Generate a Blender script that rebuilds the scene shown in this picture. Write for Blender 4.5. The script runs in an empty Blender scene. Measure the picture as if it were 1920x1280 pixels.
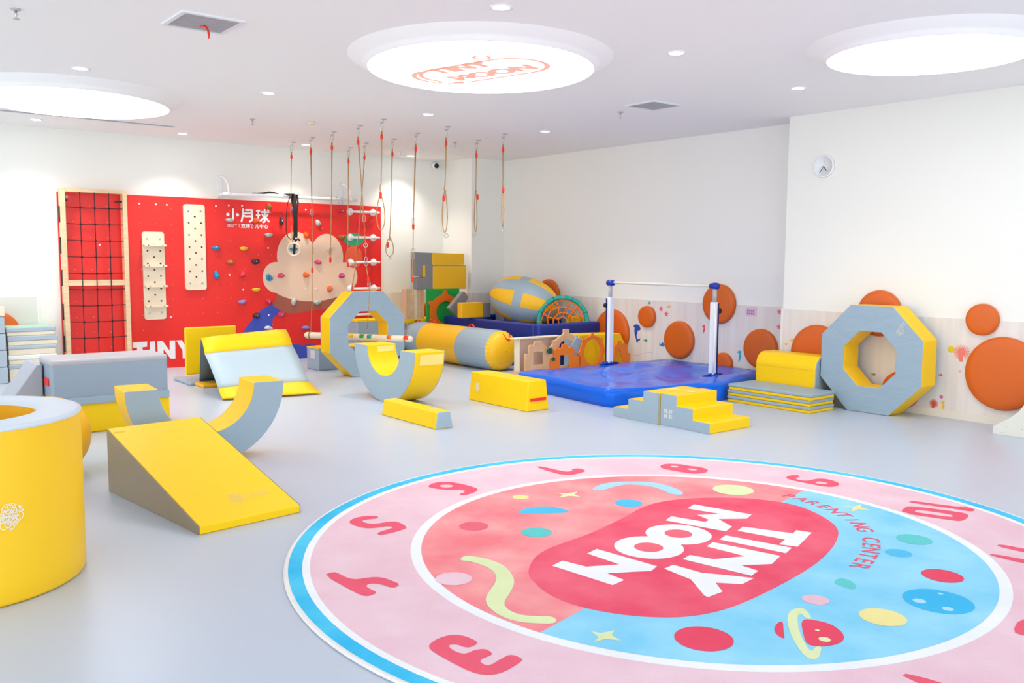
import bpy, bmesh, math, random
from mathutils import Vector, Matrix
from mathutils.geometry import tessellate_polygon
random.seed(7)
PI = math.pi
S = bpy.context.scene
COL = S.collection

# ------------------------------------------------------------------ camera
cd = bpy.data.cameras.new('camera'); cam = bpy.data.objects.new('camera', cd); COL.objects.link(cam)
cd.sensor_width = 36.0; cd.lens = 1666.5 / 1920 * 36.0; cd.clip_start = 0.05
FW = Vector((0.62215612, 0.77728228, -0.09356295)); RT = Vector((0.7810598, -0.62442473, 0.00627232)); UP = RT.cross(FW)
cam.matrix_world = Matrix(((RT.x, UP.x, -FW.x, 0), (RT.y, UP.y, -FW.y, 0), (RT.z, UP.z, -FW.z, 1.5), (0, 0, 0, 1)))
S.camera = cam
# ------------------------------------------------------------------ world, exposure
S.view_settings.view_transform = 'Standard'; S.view_settings.look = 'None'
S.view_settings.gamma = 1.0; S.view_settings.use_curve_mapping = False
S.view_settings.exposure = 0.5
W = bpy.data.worlds.new('daylight'); S.world = W; W.use_nodes = True
W.node_tree.nodes['Background'].inputs[0].default_value = (0.90, 0.97, 1.0, 1)
W.node_tree.nodes['Background'].inputs[1].default_value = 2.0
PANEL_GLOW = 3.6; SPOT_GLOW = 25.0; SPOT_W = 48.0

# ------------------------------------------------------------------ materials
def lin(c):
    c = c / 255.0
    return c / 12.92 if c <= 0.04045 else ((c + 0.055) / 1.055) ** 2.4
def rgb(c, k=1.0): return (lin(c[0]) * k, lin(c[1]) * k, lin(c[2]) * k, 1)
MATS = {}
def mat(name, c, rough=0.5, var=0.0, vscale=3.0, c2=None, bump=0.0, bscale=8.0, stretch=(1, 1, 1), metal=0.0, spec=0.5, emit=0.0, coat=0.0):
    if name in MATS: return MATS[name]
    m = bpy.data.materials.new(name); m.use_nodes = True; MATS[name] = m
    nt = m.node_tree; b = nt.nodes['Principled BSDF']
    b.inputs['Base Color'].default_value = rgb(c); b.inputs['Roughness'].default_value = rough
    b.inputs['Metallic'].default_value = metal; b.inputs['Specular IOR Level'].default_value = spec
    b.inputs['Coat Weight'].default_value = coat
    if emit: b.inputs['Emission Color'].default_value = rgb(c); b.inputs['Emission Strength'].default_value = emit
    if var or bump:
        tc = nt.nodes.new('ShaderNodeTexCoord'); mp = nt.nodes.new('ShaderNodeMapping')
        nt.links.new(tc.outputs['Object'], mp.inputs[0]); mp.inputs['Scale'].default_value = stretch
    if var:
        n = nt.nodes.new('ShaderNodeTexNoise'); n.inputs['Scale'].default_value = vscale; n.inputs['Detail'].default_value = 4
        nt.links.new(mp.outputs[0], n.inputs['Vector'])
        r = nt.nodes.new('ShaderNodeValToRGB'); r.color_ramp.elements[0].position = 0.35; r.color_ramp.elements[1].position = 0.65
        a = rgb(c); d = rgb(c2) if c2 else tuple(min(1, x * (1 - var)) for x in a[:3]) + (1,)
        r.color_ramp.elements[0].color = d; r.color_ramp.elements[1].color = a
        nt.links.new(n.outputs[0], r.inputs[0]); nt.links.new(r.outputs[0], b.inputs['Base Color'])
    if bump:
        n2 = nt.nodes.new('ShaderNodeTexNoise'); n2.inputs['Scale'].default_value = bscale; n2.inputs['Detail'].default_value = 3
        nt.links.new(mp.outputs[0], n2.inputs['Vector'])
        bp = nt.nodes.new('ShaderNodeBump'); bp.inputs['Strength'].default_value = bump; bp.inputs['Distance'].default_value = 0.02
        nt.links.new(n2.outputs[0], bp.inputs['Height']); nt.links.new(bp.outputs[0], b.inputs['Normal'])
    return m
YEL = mat('yellow_vinyl', (255, 208, 6), 0.42, spec=0.3, bump=0.18, bscale=7)
GRY = mat('grey_vinyl', (156, 176, 190), 0.45, bump=0.22, bscale=6)
DGR = mat('dark_grey_vinyl', (136, 138, 142), 0.5, bump=0.2)
YDK = mat('deep_yellow_vinyl', (248, 182, 18), 0.45, bump=0.15)
WALL = mat('wall_paint', (245, 244, 238), 0.75)
CEIL = mat('ceiling_paint', (251, 249, 249), 0.8)
FLOOR = mat('floor_vinyl', (192, 202, 216), 0.33, var=0.03, vscale=0.6, bump=0.02, bscale=2)
WAIN = mat('pale_wood_panel', (236, 230, 224), 0.5, var=0.05, vscale=2.2, c2=(228, 218, 211), stretch=(6, 6, 0.25))
TRIMW = mat('cream_trim', (244, 240, 230), 0.5)
RED = mat('red_board', (238, 40, 34), 0.4, var=0.06, vscale=1.2)
REDDOT = mat('red_board_hole', (250, 120, 112), 0.5)
WHT = mat('white_paint', (245, 246, 248), 0.35)
WHTG = mat('off_white', (232, 236, 240), 0.45)
CREAM = mat('cream_print', (240, 206, 180), 0.5)
BROWN = mat('brown_print', (172, 92, 72), 0.5)
BLUEP = mat('blue_print', (62, 80, 185), 0.5)
ORG = mat('orange_vinyl', (218, 98, 10), 0.42, bump=0.08, bscale=5)
ORP = mat('orange_plastic', (246, 120, 20), 0.45)
ORW = mat('orange_wood', (250, 128, 30), 0.5)
WOOD = mat('birch_wood', (236, 208, 170), 0.5, var=0.08, vscale=4, stretch=(1, 1, 8), c2=(226, 192, 150))
WOODL = mat('light_birch', (240, 228, 205), 0.5, var=0.05, vscale=5, c2=(232, 216, 188))
WOODT = mat('tan_wood', (235, 190, 145), 0.5, var=0.08, vscale=5, c2=(225, 175, 128))
HOLE = mat('dark_hole', (90, 45, 30), 0.7)
NET = mat('black_net_rope', (35, 28, 32), 0.8)
BLK = mat('black_strap', (30, 26, 28), 0.7)
ROPE = mat('tan_rope', (196, 150, 96), 0.85, var=0.25, vscale=60)
SLV = mat('red_sleeve', (245, 52, 22), 0.5)
MET = mat('steel', (190, 190, 192), 0.3, metal=0.9)
METG = mat('grille_metal', (185, 184, 190), 0.5)
BLM = mat('royal_blue_vinyl', (0, 102, 232), 0.2, spec=0.3, bump=0.5, bscale=2.2)
BLD = mat('dark_blue_vinyl', (22, 48, 142), 0.42, bump=0.1)
BLP = mat('blue_plastic', (20, 50, 165), 0.4)
TEAL = mat('teal_foam', (20, 168, 152), 0.55)
GRN = mat('green_plastic', (20, 170, 70), 0.5)
LGRN = mat('mint_green', (176, 226, 198), 0.5)
PRINT = mat('white_print', (246, 246, 240), 0.6)
VELC = mat('pale_yellow_patch', (250, 226, 130), 0.8)
REDT = mat('red_tape', (240, 40, 30), 0.5)
GLOW = mat('light_panel', (255, 255, 255), 0.6, emit=PANEL_GLOW)
GLOWL = mat('pink_light_print', (255, 168, 152), 0.6, emit=0.4)
SPOT = mat('downlight_glow', (240, 250, 255), 0.5, emit=SPOT_GLOW)

# ------------------------------------------------------------------ builders
def tag(o, label=None, cat=None, group=None, kind=None):
    if label: o['label'] = label
    if cat: o['category'] = cat
    if group: o['group'] = group
    if kind: o['kind'] = kind
    return o
def thing(name, label, cat, loc=(0, 0, 0), rz=0.0, group=None):
    o = bpy.data.objects.new(name, None); COL.objects.link(o); o.empty_display_size = 0.1
    o.location = loc; o.rotation_euler = (0, 0, rz); o.matrix_basis = Matrix.LocRotScale(Vector(loc), o.rotation_euler, None)
    return tag(o, label, cat, group)
def world_of(o):
    m = o.matrix_basis.copy(); p = o.parent
    while p: m = p.matrix_basis @ m; p = p.parent
    return m
def obj(name, geo, m, parent=None, smooth=False, bevel=0.0, seg=2, local=False):
    """geo = (verts, faces[, material indices]); verts in room metres unless local"""
    vs, fs = geo[0], geo[1]
    mi = geo[2] if len(geo) > 2 else None
    if parent is not None and not local:
        inv = world_of(parent).inverted(); vs = [inv @ Vector(v) for v in vs]
    me = bpy.data.meshes.new(name); me.from_pydata([tuple(v) for v in vs], [], fs)
    for k in (m if isinstance(m, (list, tuple)) else [m]): me.materials.append(k)
    if mi: me.polygons.foreach_set('material_index', mi)
    bm = bmesh.new(); bm.from_mesh(me); bmesh.ops.recalc_face_normals(bm, faces=bm.faces); bm.to_mesh(me); bm.free()
    if smooth: me.polygons.foreach_set('use_smooth', [True] * len(me.polygons))
    me.update()
    o = bpy.data.objects.new(name, me); COL.objects.link(o)
    if parent is not None: o.parent = parent
    if bevel:
        b = o.modifiers.new('soft_edges', 'BEVEL'); b.width = bevel; b.segments = seg; b.limit_method = 'ANGLE'; b.angle_limit = 0.6
        if not smooth: me.polygons.foreach_set('use_smooth', [True] * len(me.polygons))
        b.harden_normals = True
        w = o.modifiers.new('even_normals', 'WEIGHTED_NORMAL'); w.keep_sharp = True
    return o
def struct(name, geo, m, **k): return tag(obj(name, geo, m, **k), kind='structure')
def join(*gs):
    V, F, I = [], [], []
    for g in gs:
        n = len(V); V += list(g[0]); F += [tuple(i + n for i in f) for f in g[1]]
        I += list(g[2]) if len(g) > 2 else [0] * len(g[1])
    return V, F, I
def slot(g, k): return g[0], g[1], [k] * len(g[1])
def box(x0, x1, y0, y1, z0, z1):
    v = [(x, y, z) for z in (z0, z1) for y in (y0, y1) for x in (x0, x1)]
    return v, [(0, 2, 3, 1), (4, 5, 7, 6), (0, 1, 5, 4), (2, 6, 7, 3), (0, 4, 6, 2), (1, 3, 7, 5)]
AX = {'x': lambda a, b, t: (t, a, b), 'y': lambda a, b, t: (a, t, b), 'z': lambda a, b, t: (a, b, t)}
def prism(poly, t0, t1, axis='z', holes=()):
    """extrude a 2D outline (with holes) along an axis: x -> (y,z), y -> (x,z), z -> (x,y)"""
    f = AX[axis]; loops = [list(poly)] + [list(h) for h in holes]; pts = [p for l in loops for p in l]; n = len(pts)
    V = [f(p[0], p[1], t0) for p in pts] + [f(p[0], p[1], t1) for p in pts]
    if holes:
        tri = tessellate_polygon([[Vector((p[0], p[1], 0)) for p in l] for l in loops])
        F = [tuple(t) for t in tri] + [tuple(i + n for i in reversed(t)) for t in tri]
    else: F = [tuple(range(n)), tuple(range(2 * n - 1, n - 1, -1))]
    k = 0
    for l in loops:
        m = len(l)
        F += [(k + i, k + (i + 1) % m, k + (i + 1) % m + n, k + i + n) for i in range(m)]; k += m
    return V, F
def flat(poly, t, axis='z'):
    f = AX[axis]; return [f(p[0], p[1], t) for p in poly], [tuple(range(len(poly)))]
def circ(cx, cy, r, n=32, ry=None, a0=0.0):
    ry = r if ry is None else ry
    return [(cx + r * math.cos(a0 + 2 * PI * i / n), cy + ry * math.sin(a0 + 2 * PI * i / n)) for i in range(n)]
def rrect(x0, x1, y0, y1, r, n=4):
    o = []
    for cx, cy, a in ((x1 - r, y1 - r, 0), (x0 + r, y1 - r, 1), (x0 + r, y0 + r, 2), (x1 - r, y0 + r, 3)):
        o += [(cx + r * math.cos((a + i / n) * PI / 2), cy + r * math.sin((a + i / n) * PI / 2)) for i in range(n + 1)]
    return o
def tube(path, r, n=8, closed=False):
    P = [Vector(p) for p in path]; m = len(P); V, F = [], []
    t0 = (P[1] - P[0]).normalized(); ref = Vector((0, 0, 1)) if abs(t0.z) < 0.9 else Vector((1, 0, 0)); u = t0.cross(ref).normalized()
    for i, p in enumerate(P):
        if closed: t = P[(i + 1) % m] - P[i - 1]
        else: t = P[min(i + 1, m - 1)] - P[max(i - 1, 0)]
        t.normalize(); u = (u - t * u.dot(t)).normalized(); w = t.cross(u); rr = r[i] if isinstance(r, (list, tuple)) else r
        V += [tuple(p + (u * math.cos(2 * PI * k / n) + w * math.sin(2 * PI * k / n)) * rr) for k in range(n)]
    for i in range(m if closed else m - 1):
        j = (i + 1) % m
        F += [(i * n + k, i * n + (k + 1) % n, j * n + (k + 1) % n, j * n + k) for k in range(n)]
    if not closed: F += [tuple(range(n)), tuple(range(m * n - 1, m * n - n - 1, -1))]
    return V, F
def ring(c, R, r, axis='z', n=24, k=8, rot=None, sx=1.0, sy=1.0):
    f = AX[axis]; pts = [Vector(f(R * sx * math.cos(2 * PI * i / n), R * sy * math.sin(2 * PI * i / n), 0)) for i in range(n)]
    if rot: pts = [rot @ p for p in pts]
    return tube([p + Vector(c) for p in pts], r, k, True)
def lathe(c, prof, n=32, axis='z', cap=True):
    """prof = [(radius, height)] turned about the axis through c"""
    f = AX[axis]; V, F = [], []; C = Vector(c)
    for r, h in prof: V += [tuple(C + Vector(f(r * math.cos(2 * PI * i / n), r * math.sin(2 * PI * i / n), h))) for i in range(n)]
    for j in range(len(prof) - 1):
        F += [(j * n + i, j * n + (i + 1) % n, (j + 1) * n + (i + 1) % n, (j + 1) * n + i) for i in range(n)]
    if cap: F += [tuple(range(n)), tuple(range(len(prof) * n - 1, len(prof) * n - n - 1, -1))]
    return V, F
def stroke(path, w, t, axis='y', n=6):
    """flat round-ended pen stroke lying in the plane"""
    g = []
    for i in range(len(path) - 1):
        a, b = Vector(path[i]), Vector(path[i + 1]); d = b - a
        ang = math.atan2(d.y, d.x) if d.length > 1e-6 else 0
        P = [(b.x + w / 2 * math.cos(ang - PI / 2 + PI * k / n), b.y + w / 2 * math.sin(ang - PI / 2 + PI * k / n)) for k in range(n + 1)]
        P += [(a.x + w / 2 * math.cos(ang + PI / 2 + PI * k / n), a.y + w / 2 * math.sin(ang + PI / 2 + PI * k / n)) for k in range(n + 1)]
        g.append(flat(P, t + 0.00003 * i, axis))
    return join(*g)
def text_geo(s, size, O, ex, ey, align='LEFT', bold=0.0, space=1.0):
    """lettering turned into a mesh, laid out from point O along ex, ey"""
    c = bpy.data.curves.new('lettering', 'FONT'); c.body = s; c.size = size; c.align_x = align; c.offset = bold; c.space_character = space
    o = bpy.data.objects.new('lettering', c); COL.objects.link(o)
    me = bpy.data.meshes.new_from_object(o.evaluated_get(bpy.context.evaluated_depsgraph_get()))
    O, ex, ey = Vector(O), Vector(ex), Vector(ey)
    V = [tuple(O + ex * v.co.x + ey * v.co.y) for v in me.vertices]; F = [tuple(p.vertices) for p in me.polygons]
    bpy.data.objects.remove(o); bpy.data.curves.remove(c); bpy.data.meshes.remove(me)
    return V, F
def copy_tree(o, parent=None):
    c = o.copy(); COL.objects.link(c)
    if parent: c.parent = parent
    for ch in list(o.children): copy_tree(ch, c)
    return c
# ------------------------------------------------------------------ the room
XB, XP, YA, HC = 8.954, 8.54, 12.185, 3.049
struct('floor', box(-5, 10, -4, 13.2, -0.1, 0), FLOOR)
struct('ceiling', box(-5, 10, -4, 13.2, HC, HC + 0.15), CEIL)
struct('wall_back', box(-5, 9.3, YA, YA + 0.2, 0, HC), WALL)
struct('wall_right', box(XB, XB + 0.2, 5.84, YA, 0, HC), WALL)
struct('wall_right', box(XP, XP + 0.6, -4, 5.84, 0, HC), WALL)
struct('wall_corner', box(8.3, XB, 11.41, YA, 0, HC), WALL)
struct('trim_1', box(XB - 0.012, XB, 5.84, 11.41, 0, 0.945), WAIN)
struct('trim_2', box(XP - 0.012, XP, -4, 5.83, 0.0, 0.955), WAIN)
struct('trim_3', box(XP - 0.014, XP + 0.0, 5.828, 5.855, 0, 0.96), TRIMW)
struct('trim_4', box(7.11, 8.3, YA - 0.012, YA, 0, 0.945), WAIN)
struct('trim_5', box(8.285, 8.3, 11.41, YA - 0.012, 0, 0.945), WAIN)
struct('trim_6', box(8.3, XB - 0.012, 11.395, 11.41, 0, 0.945), WAIN)
struct('trim_7', box(-5, 2.262, YA - 0.015, YA, 0, 0.99), mat('grey_green_panel', (222, 222, 216), 0.5))
struct('trim_8', box(2.262, 2.285, YA - 0.02, YA, 0, 0.995), WALL)
struct('baseboard_right', box(XP - 0.026, XP - 0.012, -4, 5.83, 0, 0.075), mat('pale_baseboard', (236, 226, 212), 0.5))
struct('baseboard_right', box(XB - 0.026, XB - 0.012, 5.84, 11.39, 0, 0.075), MATS['pale_baseboard'])

# ------------------------------------------------------------------ ceiling fittings
fd = Vector((0.6249, 0.7807)); sd = Vector((0.7807, -0.6249))
def drum(label, cx, cy, ra, rb, logo=False):
    """round light box hanging a hand's depth below the ceiling on a flared collar"""
    t = thing('ceiling_light', label, 'ceiling light', (cx, cy, HC), 0, 'large round light boxes')
    def oval(a, b, z, n=72):
        return [(cx + sd.x * a * math.cos(2 * PI * i / n) + fd.x * b * math.sin(2 * PI * i / n),
                 cy + sd.y * a * math.cos(2 * PI * i / n) + fd.y * b * math.sin(2 * PI * i / n), z) for i in range(n)]
    prof = [(0.15, 0.0), (0.135, 0.008), (0.10, 0.03), (0.05, 0.05), (0.022, 0.065), (0.012, 0.085), (0.0, 0.09)]
    V, F, n = [], [], 72
    for d, h in prof: V += oval(ra + d, rb + d, HC - h)
    for j in range(len(prof) - 1): F += [(j * n + i, j * n + (i + 1) % n, (j + 1) * n + (i + 1) % n, (j + 1) * n + i) for i in range(n)]
    obj('collar', (V, F), CEIL, t, smooth=True)
    obj('diffuser', (oval(ra, rb, HC - 0.088), [tuple(range(n))]), GLOW, t)
    if logo:
        e1, e2 = Vector((0.23, -0.973, 0)), Vector((-0.973, -0.23, 0)); z = HC - 0.0895
        g = [text_geo('TINY', 0.235, (4.085, 6.05, z), e1 * 1.05, e2, bold=0.019), text_geo('MOON', 0.245, (4.36, 6.165, z), e1 * 1.05, e2, bold=0.019)]
        def P(u, v): return tuple(Vector((4.28, 5.74, z)) + e1 * u + e2 * v)
        def loop(L, hw, r, w):
            pts = [P(L + r * math.cos(a), r * math.sin(a)) for a in [-PI / 2 + PI * k / 14 for k in range(15)]] + [P(-L + r * math.cos(a), r * math.sin(a)) for a in [PI / 2 + PI * k / 14 for k in range(15)]]
            q = [P(L + (r - w) * math.cos(a), (r - w) * math.sin(a)) for a in [-PI / 2 + PI * k / 14 for k in range(15)]] + [P(-L + (r - w) * math.cos(a), (r - w) * math.sin(a)) for a in [PI / 2 + PI * k / 14 for k in range(15)]]
            m = len(pts); return pts + q, [(i, (i + 1) % m, (i + 1) % m + m, i + m) for i in range(m)]
        g.append(loop(0.3, 0, 0.29, 0.044))
        g.append(([P(-0.36 + 0.3 * math.cos(a) , 0.3 * math.sin(a)) for a in [PI * 0.55 + PI * k / 16 for k in range(15)]] + [P(-0.36 + 0.255 * math.cos(a), 0.255 * math.sin(a)) for a in [PI * 0.55 + PI * k / 16 for k in range(15)]], [(i, i + 1, i + 16, i + 15) for i in range(14)]))
        g.append(([P(0.30 + 0.075 * math.cos(a), 0.37 + 0.075 * math.sin(a)) for a in [2 * PI * k / 24 for k in range(24)]] + [P(0.30 + 0.045 * math.cos(a), 0.37 + 0.045 * math.sin(a)) for a in [2 * PI * k / 24 for k in range(24)]], [(i, (i + 1) % 24, (i + 1) % 24 + 24, i + 24) for i in range(24)]))
        obj('logo_print', join(*g), GLOWL, t)
drum('large round glowing ceiling light printed with a pink logo outline', 4.26, 5.73, 0.88, 0.97, True)
drum('large round glowing ceiling light above the left wall, cut by the frame', 2.18, 9.55, 0.85, 0.92)
drum('large round plain glowing ceiling light above the wall clock', 6.44, 3.26, 0.70, 0.66)

def downlight(x, y, label, power=1.0):
    t = thing('downlight', label, 'downlight', (x, y, HC), 0, 'small recessed downlights')
    obj('trim_ring', lathe((x, y, HC), [(0.075, 0.0), (0.072, -0.008), (0.055, -0.006), (0.052, -0.002)], 24, cap=False), WHT, t, smooth=True)
    obj('lens', ([(a, b, HC - 0.003) for a, b in circ(x, y, 0.054, 24)], [tuple(range(24))]), SPOT, t)
    L = bpy.data.lights.new('downlight_beam', 'SPOT'); L.energy = SPOT_W * power; L.spot_size = 1.9; L.spot_blend = 0.9; L.shadow_soft_size = 0.05; L.color = (1.0, 0.93, 0.80)
    o = bpy.data.objects.new('downlight_beam', L); COL.objects.link(o); o.parent = t; o.location = (0, 0, -0.02)
for x, y, l, p in [
    (1.92, 8.17, 'small round downlight just in front of the left light box', 1), (2.22, 11.55, 'small round downlight behind the left light box near the wall', 1.3),
    (3.90, 11.60, 'small round downlight near the wall above the climbing board', 1.5), (3.58, 8.21, 'small round downlight midway between the left vent and the climbing board', 1),
    (3.49, 4.49, 'small round downlight at the top edge above the logo light box', .4), (5.43, 8.27, 'small round downlight just behind the logo light box', 1.5),
    (7.24, 8.42, 'small round downlight to the right of the hanging ropes', 2.2), (5.26, 4.61, 'small round downlight between the logo light box and the right light box', .4),
    (7.16, 4.82, 'small round downlight beside the corner of the right wall', .5), (5.59, 11.60, 'small round downlight above the second hanging rope from the left', 1.5),
    (7.42, 11.79, 'small round downlight beside the black dome camera', 1.2)]:
    downlight(x, y, l, p)

def grille(x0, x1, y0, y1, label, rot=0.0, nsl=13, along='x'):
    cx, cy = (x0 + x1) / 2, (y0 + y1) / 2; a, b = (x1 - x0) / 2, (y1 - y0) / 2
    t = thing('ceiling_vent', label, 'air vent', (cx, cy, HC), rot, 'ceiling air vents')
    obj('frame', prism(rrect(-a - 0.03, a + 0.03, -b - 0.03, b + 0.03, 0.004), HC - 0.012 - HC, 0.0, 'z', [[(-a, -b), (a, -b), (a, b), (-a, b)]]), WHTG, t, local=True)
    obj('backing', box(-a, a, -b, b, -0.003, -0.001), mat('vent_backing', (142, 142, 152), 0.8), t, local=True)
    g = [box(-a, a, -b + 2 * b * (i + 0.3) / nsl, -b + 2 * b * (i + 0.7) / nsl, -0.01, -0.004) for i in range(nsl)]
    obj('slats', join(*g), METG, t, local=True)
    return t
grille(2.01, 2.37, 5.86, 6.23, 'square grey air vent in the ceiling with a red ribbon hanging from it')
grille(6.66, 7.03, 6.11, 6.45, 'square grey air vent in the ceiling near the right wall, without ribbon')
grille(1.6, 3.6, 10.96, 11.06, 'long narrow white air slot in the ceiling behind the left light box', nsl=3)
tag(obj('ribbon', tube([(2.19, 6.11, HC - 0.012), (2.205, 6.10, HC - 0.008), (2.225, 6.09, HC - 0.02), (2.235, 6.08, HC - 0.045), (2.238, 6.08, HC - 0.075), (2.235, 6.08, HC - 0.095)], [0.006, 0.008, 0.009, 0.008, 0.007, 0.004], 6), SLV, smooth=True), 'red ribbon dangling from the square ceiling vent', 'ribbon')
def sprinkler(x, y, label):
    t = thing('sprinkler', label, 'sprinkler', (x, y, HC), 0, 'ceiling sprinklers')
    obj('flange', lathe((x, y, HC), [(0.03, 0), (0.028, -0.008), (0.012, -0.012)], 16), METG, t, smooth=True)
    obj('nozzle', lathe((x, y, HC), [(0.008, -0.01), (0.008, -0.04), (0.004, -0.045), (0.004, -0.058), (0.02, -0.06), (0.02, -0.063)], 12), MET, t, smooth=True)
sprinkler(1.16, 6.5, 'metal sprinkler head at the upper left corner of the ceiling')
sprinkler(4.10, 9.85, 'metal sprinkler head left of the hanging ropes')
sprinkler(6.9, 6.8, 'metal sprinkler head beside the plain square vent')
sprinkler(7.0, 10.0, 'metal sprinkler head between the hanging ropes and the corner column')
t = thing('smoke_detector', 'small cream smoke detector on the ceiling left of the ropes', 'smoke detector', (4.7, 9.6, HC))
obj('housing', lathe((4.7, 9.6, HC), [(0.05, 0), (0.05, -0.02), (0.035, -0.04)], 20), mat('detector_plastic', (228, 215, 190), 0.5), t, smooth=True)
t = thing('security_camera', 'small black and white dome camera high on the back wall', 'camera', (8.12, YA, 2.97))
obj('base', lathe((8.12, YA, 2.97), [(0.065, 0), (0.065, -0.04), (0.05, -0.06)], 24, 'y'), WHT, t, smooth=True)
obj('lens_dome', lathe((8.12, YA - 0.06, 2.97), [(0.04, 0.0), (0.037, -0.02), (0.024, -0.035), (0.008, -0.04)], 24, 'y'), mat('black_glass', (14, 14, 16), 0.15), t, smooth=True)

# ------------------------------------------------------------------ wall clock
t = thing('wall_clock', 'round white wall clock with thin grey hands on the right wall', 'clock', (XP, 5.39, 2.484))
obj('case', lathe((XP, 5.39, 2.484), [(0.118, 0), (0.118, -0.025), (0.112, -0.032), (0.104, -0.03), (0.103, -0.02)], 40, 'x'), WHT, t, smooth=True)
obj('hand', tube([(XP - 0.026, 5.39, 2.484), (XP - 0.026, 5.355, 2.44)], 0.004, 6), mat('clock_hand', (50, 60, 70), 0.5), t)
obj('hand', tube([(XP - 0.028, 5.39, 2.484), (XP - 0.028, 5.43, 2.42)], 0.003, 6), MATS['clock_hand'], t)
obj('second_hand', tube([(XP - 0.03, 5.375, 2.56), (XP - 0.03, 5.395, 2.40)], 0.0012, 6), METG, t)

# ------------------------------------------------------------------ orange wall cushions
def disc(plane, p, a, z, r, label):
    prof = [(r, 0), (r, -0.02), (r * 0.985, -0.035), (r * 0.94, -0.046), (r * 0.8, -0.052), (r * 0.4, -0.054), (0.01, -0.054)]
    c = (p, a, z) if plane == 'x' else (a, p, z)
    tag(obj('wall_cushion', lathe(c, prof, 56, plane), ORG, smooth=True), label, 'wall cushion', 'orange round wall cushions')
for a in [('x', XB - .012, 8.89, .46, .33, 'large orange round wall cushion half hidden behind the left post of the bar'), ('x', XB - .012, 8.23, .72, .148, 'small orange round wall cushion above the blue dolphin sticker'),
          ('x', XB - .012, 7.66, .447, .248, 'orange round wall cushion in full view between the two posts of the bar'), ('x', XB - .012, 7.03, .944, .248, 'orange round wall cushion high behind the top of the right post'),
          ('x', XB - .012, 6.94, .205, .14, 'small orange round wall cushion low behind the foot of the right post'), ('x', XB - .012, 6.395, .438, .238, 'orange round wall cushion above the yellow arched block'),
          ('x', XB - .012, 10.27, .93, .25, 'orange round wall cushion peeking over the big striped ball'), ('x', XB - .012, 11.1, .58, .2, 'orange round wall cushion barely showing left of the striped ball'),
          ('x', XP - .012, 5.38, .49, .315, 'large orange round wall cushion left of the leaning octagon ring'), ('x', XP - .012, 4.69, .965, .235, 'orange round wall cushion peeking over the top of the leaning octagon ring'),
          ('x', XP - .012, 3.683, .96, .147, 'small orange round wall cushion near the top of the right wall panel'), ('x', XP - .012, 3.475, .476, .337, 'largest orange round wall cushion at the right edge'),
          ('x', XP - .012, 4.43, .21, .19, 'orange round wall cushion seen through the hole of the leaning octagon ring'), ('y', YA - .012, 7.95, .44, .32, 'orange round wall cushion on the back wall beside the stacked blocks'),
          ('y', YA - .015, 1.79, .55, .28, 'orange round wall cushion behind the mat stack at the left edge')]:
    disc(*a)

# ------------------------------------------------------------------ sea stickers on the wall panels
def sticker(p, y, z, shape, col, label, s=1.0, c2=None):
    c = mat('sticker_%d_%d_%d' % col, col, 0.5); t0, t1 = p - 0.014, p - 0.012
    P = lambda L: [(y - a * s, z + b * s) for a, b in L]
    if shape == 'fish': g = join(prism(P(circ(0, 0, .045, 16, .03)), t0, t1, 'x'), prism(P([(-.035, 0), (-.075, .03), (-.065, 0), (-.075, -.03)]), t0, t1, 'x'), prism(P([(-.01, .025), (.01, .05), (.02, .02)]), t0, t1, 'x'))
    elif shape == 'dot': g = prism(P(circ(0, 0, .03, 16)), t0, t1, 'x')
    elif shape == 'coral':
        L_ = [((.078 if k % 3 == 1 else .066 if k % 3 else .03) * math.cos(a), (.078 if k % 3 == 1 else .066 if k % 3 else .03) * math.sin(a)) for k, a in enumerate([-.35 * PI + 1.7 * PI * q / 53 for q in range(54)])]
        g = prism(P(L_ + [(-.015, -.09), (.015, -.09)][::1]), t0, t1, 'x')
    elif shape == 'star': g = prism(P([((.045 if k % 2 == 0 else .024) * math.sin(PI * k / 5), (.045 if k % 2 == 0 else .024) * math.cos(PI * k / 5)) for k in range(10)]), t0, t1, 'x')
    elif shape == 'seahorse': g = prism(P([(-.02, .05), (0, .06), (.02, .05), (.012, .02), (.022, 0), (.012, -.03), (-.005, -.06), (-.02, -.055), (-.008, -.04), (-.012, -.01), (-.004, .01), (-.01, .03), (-.035, .035)]), t0, t1, 'x')
    elif shape == 'dolphin': g = join(prism(P([(-.065, .09), (-.045, .115), (0, .125), (.04, .115), (.062, .085), (.072, .06), (.055, .045), (.03, .04), (.012, .03), (.02, .0), (.005, .005), (-.002, -.04), (.01, -.075), (.045, -.078), (.07, -.062), (.062, -.09), (.03, -.1), (.012, -.14), (-.005, -.12), (-.008, -.085), (-.035, -.03), (-.045, .03), (-.04, .075)]), t0, t1, 'x'), prism(P(circ(.035, .085, .008, 8)), t0 - .0005, t1, 'x'))
    elif shape == 'wave': g = join(*[prism(P([(-.16 + .12 * j, .0 + .03 * j), (-.04 + .12 * j, .008 + .03 * j), (-.04 + .12 * j, .013 + .03 * j), (-.16 + .12 * j, .004 + .03 * j)]), t0, t1, 'x') for j in range(3)])
    elif shape == 'sign': g = join(*[prism(P(rrect(-.06 + .028 * i, -.038 + .028 * i, -.03 + .035 * j, -.005 + .035 * j, .005)), t0 - .0008, t0, 'x') for i in range(4) for j in range(2)])
    o = obj('wall_sticker', g, c)
    if shape == 'sign':
        b = mat('sticker_pale_pink', (245, 190, 200), 0.5); obj('backing', prism(P(rrect(-.08, .08, -.05, .06, .02)), t0, t1, 'x'), b, o)
    tag(o, label, 'sticker', 'sea animal stickers on the wall panels')
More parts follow.
